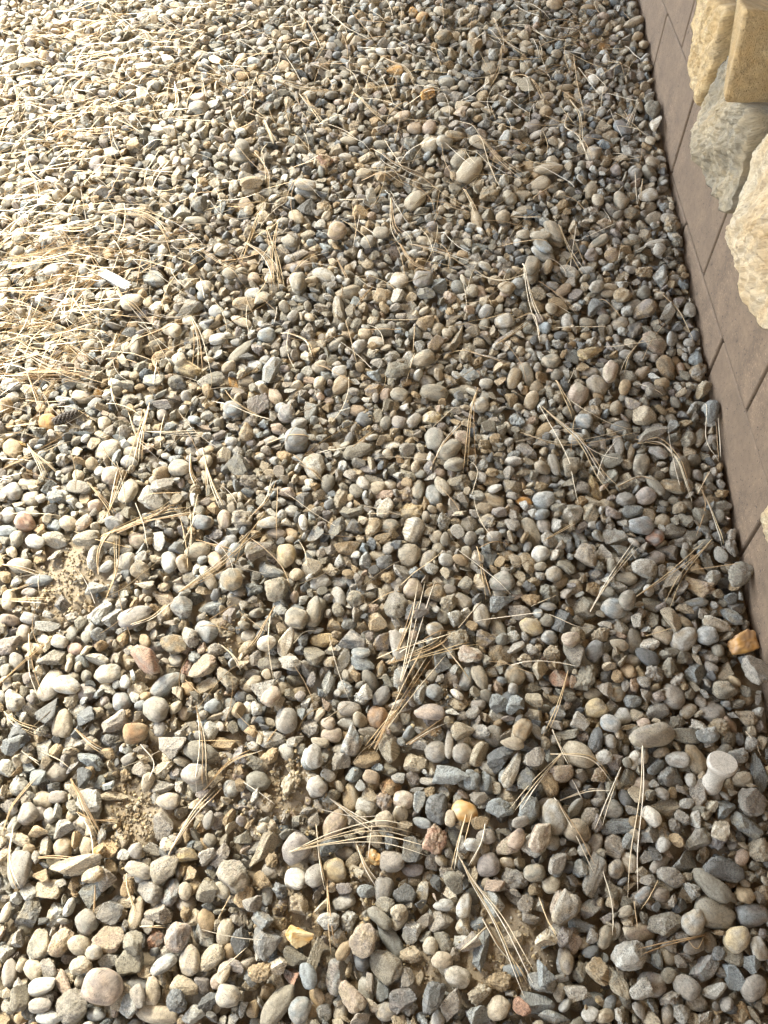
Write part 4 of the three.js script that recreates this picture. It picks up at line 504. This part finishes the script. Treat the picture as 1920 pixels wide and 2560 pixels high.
  // grey mortar bed behind and between the stones
  const mg = new THREE.PlaneGeometry(2.6, 0.86, 130, 44), mp = mg.attributes.position;
  for (let i = 0; i < mp.count; i++) { const x = mp.getX(i), y = mp.getY(i); mp.setZ(i, 0.006 * noise(x * 14, y * 14, 2) + 0.004 * noise(x * 45, y * 45, 2) - Math.max(0, -0.33 - y + 0.05 * noise(x * 6, 0, 0)) * 0.5); }
  mg.computeVertexNormals();
  const mo = mesh('mortar', mg, new THREE.MeshStandardMaterial({ color: new THREE.Color().setRGB(0.17, 0.155, 0.125), bumpMap: rockBump, bumpScale: 0.004, roughness: 0.95 }), facing); mo.position.set(-1.75, 0.97, 0.02);
  // neighbours just past the frame
  const r = rngOf(12);
  const near = (x, y, w, h, seed) => { const pts = []; for (let k = 0; k < 14; k++) { const t = k / 14 * 6.283, q = 0.85 + 0.25 * r(), c = Math.cos(t), s = Math.sin(t), e = Math.pow(Math.abs(c) ** 3 + Math.abs(s) ** 3, -1 / 3); pts.push([x + c * e * w / 2 * q, y + s * e * h / 2 * q]); } const tone = 0.8 + 0.3 * r(); facingStone(pts, 0.05 + 0.03 * r(), 0, [0.56 * tone, 0.44 * tone, 0.25 * tone], [0.44 * tone, 0.34 * tone, 0.2 * tone], seed, 0.006, r() * 3); };
  for (const [s, y, w, h] of [[2.62, 0.70, 0.30, 0.34], [2.95, 0.66, 0.28, 0.30], [2.3, 1.02, 0.34, 0.22], [2.72, 1.0, 0.36, 0.2], [1.9, 1.1, 0.36, 0.26], [1.5, 1.12, 0.34, 0.24], [1.12, 1.08, 0.3, 0.28], [0.74, 0.86, 0.3, 0.34], [0.4, 0.72, 0.28, 0.36], [0.75, 1.2, 0.3, 0.22]]) near(-s, y, w, h, 40 + Math.floor(s * 50));
}

// ---------------------------------------------------------------- roof added overhead, unseen, shaped to keep sun and high sky off the bed
{
  const roof = new THREE.Group(); roof.name = 'unseen_shade_roof'; scene.add(roof); roof.position.set(0, 2.6, 0);
  tag(roof, 'unseen timber roof over the gravel, added and shaped to shade it', 'roof');
  roof.rotation.y = -0.18;                                    // eave turned toward the wall farther off, so sun reaches the far left
  const wood = new THREE.MeshStandardMaterial({ color: new THREE.Color().setRGB(0.24, 0.16, 0.09), roughness: 0.85 });
  const bar = (n, w, h, d, x, y, z) => { const b = mesh(numbered(n), new RoundedBoxGeometry(w, h, d, 1, 0.006), wood, roof); b.position.set(x, y, z); };
  for (let k = 0; k < 32; k++) bar('board', 0.158, 0.03, 9.6, -2.50 + k * 0.16, 0.22, -1.0);
  for (let k = 0; k < 8; k++) bar('rafter', 5.0, 0.18, 0.07, -0.03, 0.11, -5.4 + k * 1.25);
  bar('fascia', 0.05, 0.26, 9.6, -2.61, 0.12, -1.0);
}

{ // unseen boarding added behind the camera to block light from that side
  const end = new THREE.Group(); end.name = 'added_light_blocker'; scene.add(end); end.position.set(-0.35, -0.4, 1.75);
  tag(end, 'unseen dark timber boarding added behind the camera to block light', 'wall');
  const wood = new THREE.MeshStandardMaterial({ color: new THREE.Color().setRGB(0.20, 0.14, 0.09), roughness: 0.85 });
  for (let k = 0; k < 20; k++) { const b = mesh(numbered('board'), new RoundedBoxGeometry(2.2, 0.147, 0.03, 1, 0.005), wood, end); b.position.set(0, 0.075 + k * 0.15, 0); }
}

// ---------------------------------------------------------------- surface height for what lies on the stones
function topAt(u, v, rad = 1) { let z = -9; const i = Math.floor((u - U0) / CELL), j = Math.floor((v - V0) / CELL); for (let b = -rad; b <= rad; b++) for (let a = -rad; a <= rad; a++) { const x = i + a, y = j + b; if (x < 0 || y < 0 || x >= NU || y >= NV) continue; const h = HF[y * NU + x]; if (h < 1 && h > z) z = h; } return z < -1 ? 0 : z; }

// ---------------------------------------------------------------- pine needles
function needleGeo(path, rad, sides = 4) {                    // path: [u, v] on the bed; the needle lies over the tops of the stones
  const c2 = new THREE.CatmullRomCurve3(path.map(([u, v]) => V(u, 0, v))), len = c2.getLength(), n = Math.max(6, Math.min(26, Math.round(len / 0.007))), p = c2.getSpacedPoints(n);
  const h = p.map(q => topAt(q.x, q.z, 1) + rad * 0.6);
  for (let it = 0; it < 160; it++) for (let i = 1; i < n; i++) h[i] = Math.max(h[i], (h[i - 1] + h[i + 1]) / 2 - 0.00007);
  for (let it = 0; it < 30; it++) { h[0] = Math.max(h[0], h[1] - 0.0035); h[n] = Math.max(h[n], h[n - 1] - 0.0035); }
  const cur = new THREE.CatmullRomCurve3(p.map((q, i) => bedToWorld(q.x, h[i], q.z)));
  const g = new THREE.TubeGeometry(cur, n + 4, rad, sides, false), P = g.attributes.position, tmp = new THREE.Vector3();
  const rows = n + 5;
  for (let i = 0; i < rows; i++) { const t = i / (rows - 1), k = t > 0.8 ? 1 - 0.75 * (t - 0.8) / 0.2 : 1; cur.getPointAt(Math.min(1, t), tmp); for (let s = 0; s <= sides; s++) { const q = i * (sides + 1) + s; P.setXYZ(q, tmp.x + (P.getX(q) - tmp.x) * k, tmp.y + (P.getY(q) - tmp.y) * k, tmp.z + (P.getZ(q) - tmp.z) * k); } }
  g.computeVertexNormals(); return g;
}
const needleMats = ['#d6c4a3', '#c3ab82', '#ddcfb3', '#ab8f69', '#e0d4bd', '#bfa57e'].map(h => new THREE.MeshStandardMaterial({ color: lin(h), roughness: 0.62 }));
// traces in tile pixels: points and, last, how many needles lie together
const TRACES = [
[1280, 1650, 2.592, `840,560 850,800 800,1230 785,1540 2;800,1560 830,1720 1;375,50 300,300 210,510 2;270,440 340,600 375,670 2;320,610 150,800 0,1000 3;260,600 530,640 660,770 2;270,895 430,1150 550,1365 2;720,680 640,880 560,1100 2;600,1370 660,1600 665,1780 1;1270,1780 1000,1840 800,1890 2;1270,1790 1215,1870 1150,1810 1;960,1430 850,1610 1;0,1900 120,2100 2;190,1530 240,1700 300,1820 2;1530,450 1600,540 1650,600 1;330,890 520,830 640,830 2;400,770 470,890 2`],
[1280, 800, 2.592, `180,540 340,850 435,1180 1;200,550 450,780 600,990 700,1090 3;850,100 760,220 720,330 2;290,370 410,610 2;60,710 330,790 830,690 2;820,780 960,770 1060,870 1200,1150 3;560,990 600,870 680,760 1;690,1060 840,1000 940,1030 2;1240,1080 1300,1200 1390,1450 2;1240,1080 1265,1180 1210,1380 1;800,1800 1020,1640 1310,1400 2;1310,1400 1100,1650 1000,1850 2;1180,1600 1350,1600 1500,1605 1;210,1430 420,1300 2;510,1880 620,1700 810,1440 3;1335,640 1350,760 1365,900 2;1250,560 1270,780 1350,880 1;1220,1100 1300,950 2;130,1840 290,1780 1;880,2030 1050,1990 1`],
[1280, 0, 2.592, `400,330 430,520 480,760 1;380,620 440,720 455,940 2;370,700 350,800 430,860 510,1030 2;0,470 70,470 150,540 235,650 3;310,550 500,660 660,690 2;280,180 410,80 1;0,130 130,180 240,240 2;600,370 800,410 1;830,640 800,700 760,800 3;740,680 780,800 1;180,280 400,200 580,50 2;300,850 230,880 0,930 1;430,880 500,1010 1;620,1090 740,990 2;660,960 810,1000 1;970,900 940,960 880,970 1;800,1110 820,1290 1;860,1110 830,1300 2;140,1270 310,1150 3;270,1440 330,1560 490,1790 2;380,1480 440,1600 480,1700 1;380,1720 420,1450 1;720,1540 690,1680 1;60,1740 130,1950 200,2100 3;180,1800 310,1880 440,2000 2;920,1860 1080,1990 1180,2190 1;0,1380 200,1390 2;460,1520 680,1430 1`],
[600, 0, 2.074, `330,470 380,560 440,640 2;310,460 460,450 1;580,450 680,550 770,620 3;740,280 860,340 920,410 3;870,340 1100,360 1;460,40 560,140 700,200 1;570,30 700,190 1;330,70 400,200 410,240 2;1310,80 1370,190 1500,290 2;1360,220 1340,350 1280,440 2;680,730 820,830 980,900 3;750,700 850,860 1;1200,700 1340,810 1490,910 3;1240,720 1300,860 1350,970 1;780,990 800,1160 850,1250 3;620,1090 580,1290 1;1160,960 1230,1090 3;820,1230 900,1350 1040,1420 3;860,1230 1100,1310 1240,1370 3;70,760 140,870 150,960 2;110,600 180,730 3;390,780 570,640 1;170,400 300,440 480,470 3;0,560 170,610 1;840,560 800,720 1;130,1150 180,1330 200,1500 3;0,1340 50,1220 110,1070 2;0,1210 180,1160 1;500,1320 560,1440 2;260,1450 340,1320 450,1270 3;1150,1560 1330,1540 1;690,1450 590,1600 2`],
[0, 0, 2.074, `130,740 150,870 230,960 3;120,830 190,960 200,1060 2;500,840 700,870 970,910 4;560,560 580,720 620,830 2;520,1080 700,1090 940,1190 4;600,1100 800,1140 900,1230 3;700,1190 800,1240 1000,1240 3;270,1240 400,1170 520,1150 2;1340,1080 1280,1250 1230,1350 2;1440,1110 1420,1260 1440,1480 2;1270,1240 1380,1320 1450,1450 4;1000,1250 1150,1350 1290,1440 3;1040,370 1060,500 2;900,400 910,520 860,610 3;1400,400 1640,440 3;1550,480 1659,580 4;1360,600 1420,720 2;1300,760 1380,840 1;380,1260 560,1320 700,1320 5;430,1250 520,1400 2;0,1330 300,1280 700,1230 5;0,1390 200,1350 480,1290 5;0,1510 250,1490 500,1440 4;80,1540 250,1450 480,1350 5;340,1600 420,1500 520,1400 4;400,1640 560,1560 600,1480 2;600,1500 640,1560 760,1650 2;60,400 80,500 40,600 2;520,20 620,80 700,160 3;600,150 720,140 800,210 3;300,120 450,160 560,140 3;120,150 280,190 420,180 3;40,120 90,180 120,240 2;480,240 460,300 420,380 1;200,560 120,660 20,720 3`],
[0, 1000, 2.074, `20,120 200,120 2;130,210 200,330 230,400 3;140,240 300,370 2;660,50 720,200 820,270 2;770,0 720,200 690,350 4;730,30 700,300 1;740,150 900,155 1070,150 3;550,600 600,450 640,330 4;450,420 570,560 590,600 3;700,530 740,640 755,750 1;510,700 750,600 1010,530 5;600,680 800,580 940,490 3;1040,220 1060,310 1070,470 2;985,270 990,370 1020,430 3;1060,310 1100,430 1150,540 3;920,980 1130,850 1380,650 5;1300,600 1380,500 1420,380 3;940,730 1040,560 1;1000,690 1110,740 1230,780 2;1310,730 1460,860 1510,980 1;490,880 510,760 590,640 3;540,1020 590,880 600,690 3;0,840 190,880 3;190,880 180,980 1;0,1030 240,1020 3;30,990 160,930 2;630,1180 770,1130 880,1020 2;0,580 150,578 300,580 1;130,1190 150,1380 200,1550 2;0,1450 130,1330 300,1200 2;950,1440 1030,1510 1;1140,1260 1200,1310 1250,1390 2;1420,1050 1340,1200 1260,1290 2;1030,1160 1180,1170 1;1080,1130 1220,1040 1;1520,1250 1580,1190 1640,1180 1;0,340 200,260 380,180 5`],
[0, 1760, 2.074, `0,30 80,100 200,150 4;380,120 480,210 530,240 3;110,240 200,310 2;200,240 300,290 350,320 1;0,650 60,520 200,340 2;60,620 40,800 90,970 2;350,380 410,470 510,690 4;390,550 470,590 600,600 2;720,200 790,300 760,390 1;1010,0 1050,200 1050,450 3;1000,180 1240,170 1;1050,440 1180,300 1350,220 3;870,780 1000,570 1130,420 4;1430,120 1370,200 2;1260,400 1350,460 1420,510 1;490,940 480,1080 2;640,870 650,960 690,1090 2;710,1150 850,1150 2;1120,1400 1280,1260 1;1190,990 1120,1120 2;160,800 270,790 390,800 2`],
[640, 1760, 2.074, `180,770 400,690 640,650 880,680 5;380,480 500,570 630,660 3;310,620 330,800 360,960 2;365,900 385,1150 400,1300 2;520,720 570,840 630,930 3;750,0 680,100 590,250 5;780,200 890,130 1000,70 2;1090,570 1050,720 1020,860 2;1120,570 1080,720 1;1190,620 1170,710 1110,830 2;1060,790 1130,920 1260,1120 1440,1500 4;1180,1110 1260,1240 1340,1330 3;1200,1150 1060,1280 2;600,620 580,800 1`],
[700, 1360, 2.37, `560,1200 690,960 910,590 5;670,690 740,520 810,330 2;700,870 760,650 840,300 870,170 3;640,690 800,640 960,560 1000,510 4;740,690 900,640 1180,560 2;950,550 1060,690 1140,780 2;1240,685 1340,700 1530,770 1;1170,0 1200,140 1240,300 2;1060,480 1200,320 1;770,1170 900,1090 2`],
[700, 760, 2.37, `75,870 160,950 260,1030 2;890,970 980,810 1100,650 2;1175,480 1140,600 1110,990 3;910,710 1000,630 1050,580 1;1140,1110 1170,960 1110,900 1;600,80 860,80 1;1390,80 1500,40 1550,200 3;1280,230 1480,80 3;1100,260 1400,340 3;430,830 560,720 3;800,110 790,260 1;0,150 150,200 200,300 3;750,450 800,270 1`],
[0, 660, 2.37, `60,640 400,620 640,660 5;80,480 330,600 560,650 5;270,450 430,350 650,290 5;350,430 450,500 560,580 4;0,640 200,660 640,660 4;650,650 660,750 700,850 2;680,100 750,240 850,290 3;1120,280 1170,420 1190,640 4;940,640 900,520 1050,430 3;1330,730 1400,820 1550,890 2;640,530 700,350 3;160,640 230,840 2;0,430 100,440 200,500 3;430,190 500,300 540,340 3`],
];

{
  const r = rngOf(404);
  for (const [ox, oy, sc, text] of TRACES) for (const t of text.split(';')) {
    const f = t.trim().split(' '), count = Math.min(5, Number(f.pop()));
    const base = f.map(q => { const [x, y] = q.split(',').map(Number); const b = onBed(ox + x / sc, oy + y / sc, 0.012); return [b.u, b.v]; });
    if (base.some(([u, v]) => u < U0 + 0.03 || v < V0 + 0.03 || v > V1 - 0.03 || DW + WN.dot(bedToWorld(u, 0, v).sub(CAM)) < 0.006)) continue;
    const bundle = new THREE.Group(); bundle.name = numbered('pine_needle_bundle');
    const p0 = bedToWorld(base[0][0], topAt(...base[0]), base[0][1]); bundle.position.copy(p0); scene.add(bundle);
    let len = 0; for (let i = 1; i < base.length; i++) len += Math.hypot(base[i][0] - base[i - 1][0], base[i][1] - base[i - 1][1]);
    for (let k = 0; k < count; k++) {
      const fan = (k - (count - 1) / 2) * (0.03 + 0.05 * r()), ph = r() * 0.004;
      const path = base.map(([u, v], i) => { const du = u - base[0][0], dv = v - base[0][1], c = Math.cos(fan), s = Math.sin(fan), q = k ? 1 - 0.14 * r() * (i === base.length - 1) : 1; return [base[0][0] + (du * c - dv * s) * q + ph * (k % 2) * (r() - 0.5), base[0][1] + (du * s + dv * c) * q + ph * (r() - 0.5)]; });
      const g = needleGeo(path, 0.0006 + 0.0002 * r()); g.translate(-p0.x, -p0.y, -p0.z);
      mesh('needle', g, needleMats[Math.floor(r() * 6)], bundle);
    }
    const mid = base[Math.floor(base.length / 2)], over = nextTo({ u: (mid[0] + base[0][0]) / 2, v: (mid[1] + base[0][1]) / 2 });
    const bentShape = base.length > 2 ? 'curved' : 'straight', lw = len > 0.13 ? 'long' : len > 0.075 ? 'medium-length' : 'short';
    tag(bundle, count === 1 ? `single ${lw} ${bentShape} dry pine needle over a ${over}` : `${lw} ${bentShape} bundle of ${['', '', 'two', 'three', 'four', 'five'][count]} dry pine needles over a ${over}`, 'pine needles', 'fallen pine needles on the gravel');
  }
  // litter too thick to count
  const geos = needleMats.map(() => []);
  const zones = [[150, 60, 0.5, 330], [60, 300, 0.40, 230], [350, 130, 0.35, 190], [90, 620, 0.24, 170], [200, 760, 0.20, 130], [60, 900, 0.16, 80], [430, 600, 0.25, 90], [700, 200, 0.35, 90], [1000, 250, 0.4, 80], [1450, 150, 0.3, 80], [1250, 500, 0.3, 50], [900, 600, 0.4, 50], [1350, 900, 0.3, 25], [500, 1000, 0.4, 40], [-200, 500, 0.5, 260], [1000, 1500, 0.5, 50], [-150, 1000, 0.35, 120]];
  for (const [x, y, s, n] of zones) {
    const c = onBed(x, y, 0);
    for (let k = 0; k < n; k++) {
      const u = c.u + gauss(r) * s * 0.55, v = c.v + gauss(r) * s * 0.55, a = (x < 500 ? 0.35 + 0.75 * gauss(r) : r() * 6.28), L = 0.05 + 0.09 * r(), bend = gauss(r) * 0.07;
      const path = [-0.5, -0.17, 0.17, 0.5].map(t => [u + Math.cos(a) * L * t - Math.sin(a) * L * bend * (1 - 4 * t * t), v + Math.sin(a) * L * t + Math.cos(a) * L * bend * (1 - 4 * t * t)]);
      if (path.some(([p, q]) => p < U0 + 0.02 || q < V0 + 0.02 || q > V1 - 0.02 || DW + WN.dot(bedToWorld(p, 0, q).sub(CAM)) < 0.008)) continue;
      geos[Math.floor(r() * 6)].push(needleGeo(path, 0.00056 + 0.0002 * r(), 3));
    }
  }
  const litter = new THREE.Group(); litter.name = 'pine_needle_litter'; scene.add(litter); tag(litter, 'scattered dry tan pine needle litter strewn over the gravel', 'pine litter', null, 'stuff');
  geos.forEach((g, i) => { const m = mesh(numbered('needles'), mergeGeometries(g), needleMats[i], litter); m.userData.kind = 'stuff'; });
}

// ---------------------------------------------------------------- single things
{   // cream stone turned like a spool
  const spoolMap = stoneMap.clone(); spoolMap.repeat.set(5, 3); spoolMap.needsUpdate = true;
  const axis = V(0.03, 0.978, -0.208).normalize(), H = 0.072, top = onBed(1807.4, 1905.4, 0.052), at = bedToWorld(top.u, 0.052, top.v).addScaledVector(axis, -H);
  const prof = [[0.0, 0], [0.010, 0.0005], [0.0150, 0.004], [0.0160, 0.010], [0.0155, 0.017], [0.0137, 0.024], [0.0130, 0.034], [0.0140, 0.044], [0.0158, 0.053], [0.0192, 0.060], [0.0212, 0.066], [0.0214, 0.069], [0.0203, 0.0715], [0.0188, 0.0724], [0.010, 0.0726], [0.0, 0.0727]];
  const cur = new THREE.SplineCurve(prof.map(q => new THREE.Vector2(q[0], q[1]))), g = new THREE.LatheGeometry(cur.getPoints(60).map(q => new THREE.Vector2(Math.max(0, q.x), q.y)), 40), P = g.attributes.position;
  for (let i = 0; i < P.count; i++) { const x = P.getX(i), y = P.getY(i), z = P.getZ(i), k = 1 + 0.06 * noise(x * 60, y * 60, z * 60); P.setXYZ(i, x * k * 1.04, y, z * k * 0.97); }
  g.computeVertexNormals();
  const o = mesh('spool_stone', g, new THREE.MeshPhysicalMaterial({ color: new THREE.Color().setRGB(0.60, 0.55, 0.46), map: spoolMap, roughness: 0.55, bumpMap: stoneBump, bumpScale: 0.0005 }), scene);
  o.position.copy(at); o.quaternion.setFromUnitVectors(YA, axis);
  tag(o, 'cream stone shaped like a spool, standing upright with a flat round top', 'stone');
}
{   // weathered white wood chip
  const p = onBed(283, 692, 0.012), g = new THREE.BoxGeometry(0.092, 0.012, 0.022, 40, 3, 10), P = g.attributes.position;
  for (let i = 0; i < P.count; i++) { const x = P.getX(i), y = P.getY(i), z = P.getZ(i), t = x / 0.092 + 0.5, k = (t < 0.12 ? 0.35 + t / 0.12 * 0.65 : 1) * (t > 0.93 ? 0.8 : 1); P.setXYZ(i, x + 0.006 * noise(z * 200, y * 200, 4), y * k + 0.0012 * noise(x * 25, z * 320, 1), z * k + 0.0016 * noise(x * 40, 3, 7)); }
  g.computeVertexNormals();
  const o = mesh('wood_chip', g, new THREE.MeshStandardMaterial({ color: new THREE.Color().setRGB(0.46, 0.44, 0.40), map: stoneMap, roughness: 0.85, bumpMap: stoneBump, bumpScale: 0.0012 }), scene);
  o.position.copy(bedToWorld(p.u, topAt(p.u, p.v, 5) + 0.003, p.v)); o.quaternion.copy(QP).multiply(pose(-0.62, 0.08, 1.2));
  tag(o, 'bleached white splinter of wood lying across the stones', 'wood chip');
}
{   // small dark cone
  const p = onBed(166, 1044, 0.01), cone = new THREE.Group(); cone.name = 'pine_cone'; scene.add(cone);
  const cm = new THREE.MeshStandardMaterial({ color: new THREE.Color().setRGB(0.10, 0.085, 0.07), roughness: 0.9 });
  mesh('core', new THREE.CapsuleGeometry(0.0052, 0.036, 4, 10).rotateZ(Math.PI / 2), cm, cone);
  const sg = new THREE.SphereGeometry(0.0036, 7, 5).scale(0.6, 1, 1);
  for (let k = 0; k < 66; k++) { const t = k / 66, a = k * 2.39996, x = -0.024 + 0.048 * t, R = 0.0055 * Math.sin(Math.PI * (0.12 + 0.76 * t)) + 0.0012; const s = mesh('scale', sg, cm, cone); s.position.set(x, Math.cos(a) * R, Math.sin(a) * R); s.rotation.set(a, 0, 0); s.rotateZ(0.5); }
  cone.position.copy(bedToWorld(p.u, topAt(p.u, p.v, 4) + 0.004, p.v)); cone.quaternion.copy(QP).multiply(pose(0.5, 0.05, 0));
  tag(cone, 'slender dark grey-brown cone lying among the stones', 'cone');
}
renderer.render(scene, camera);
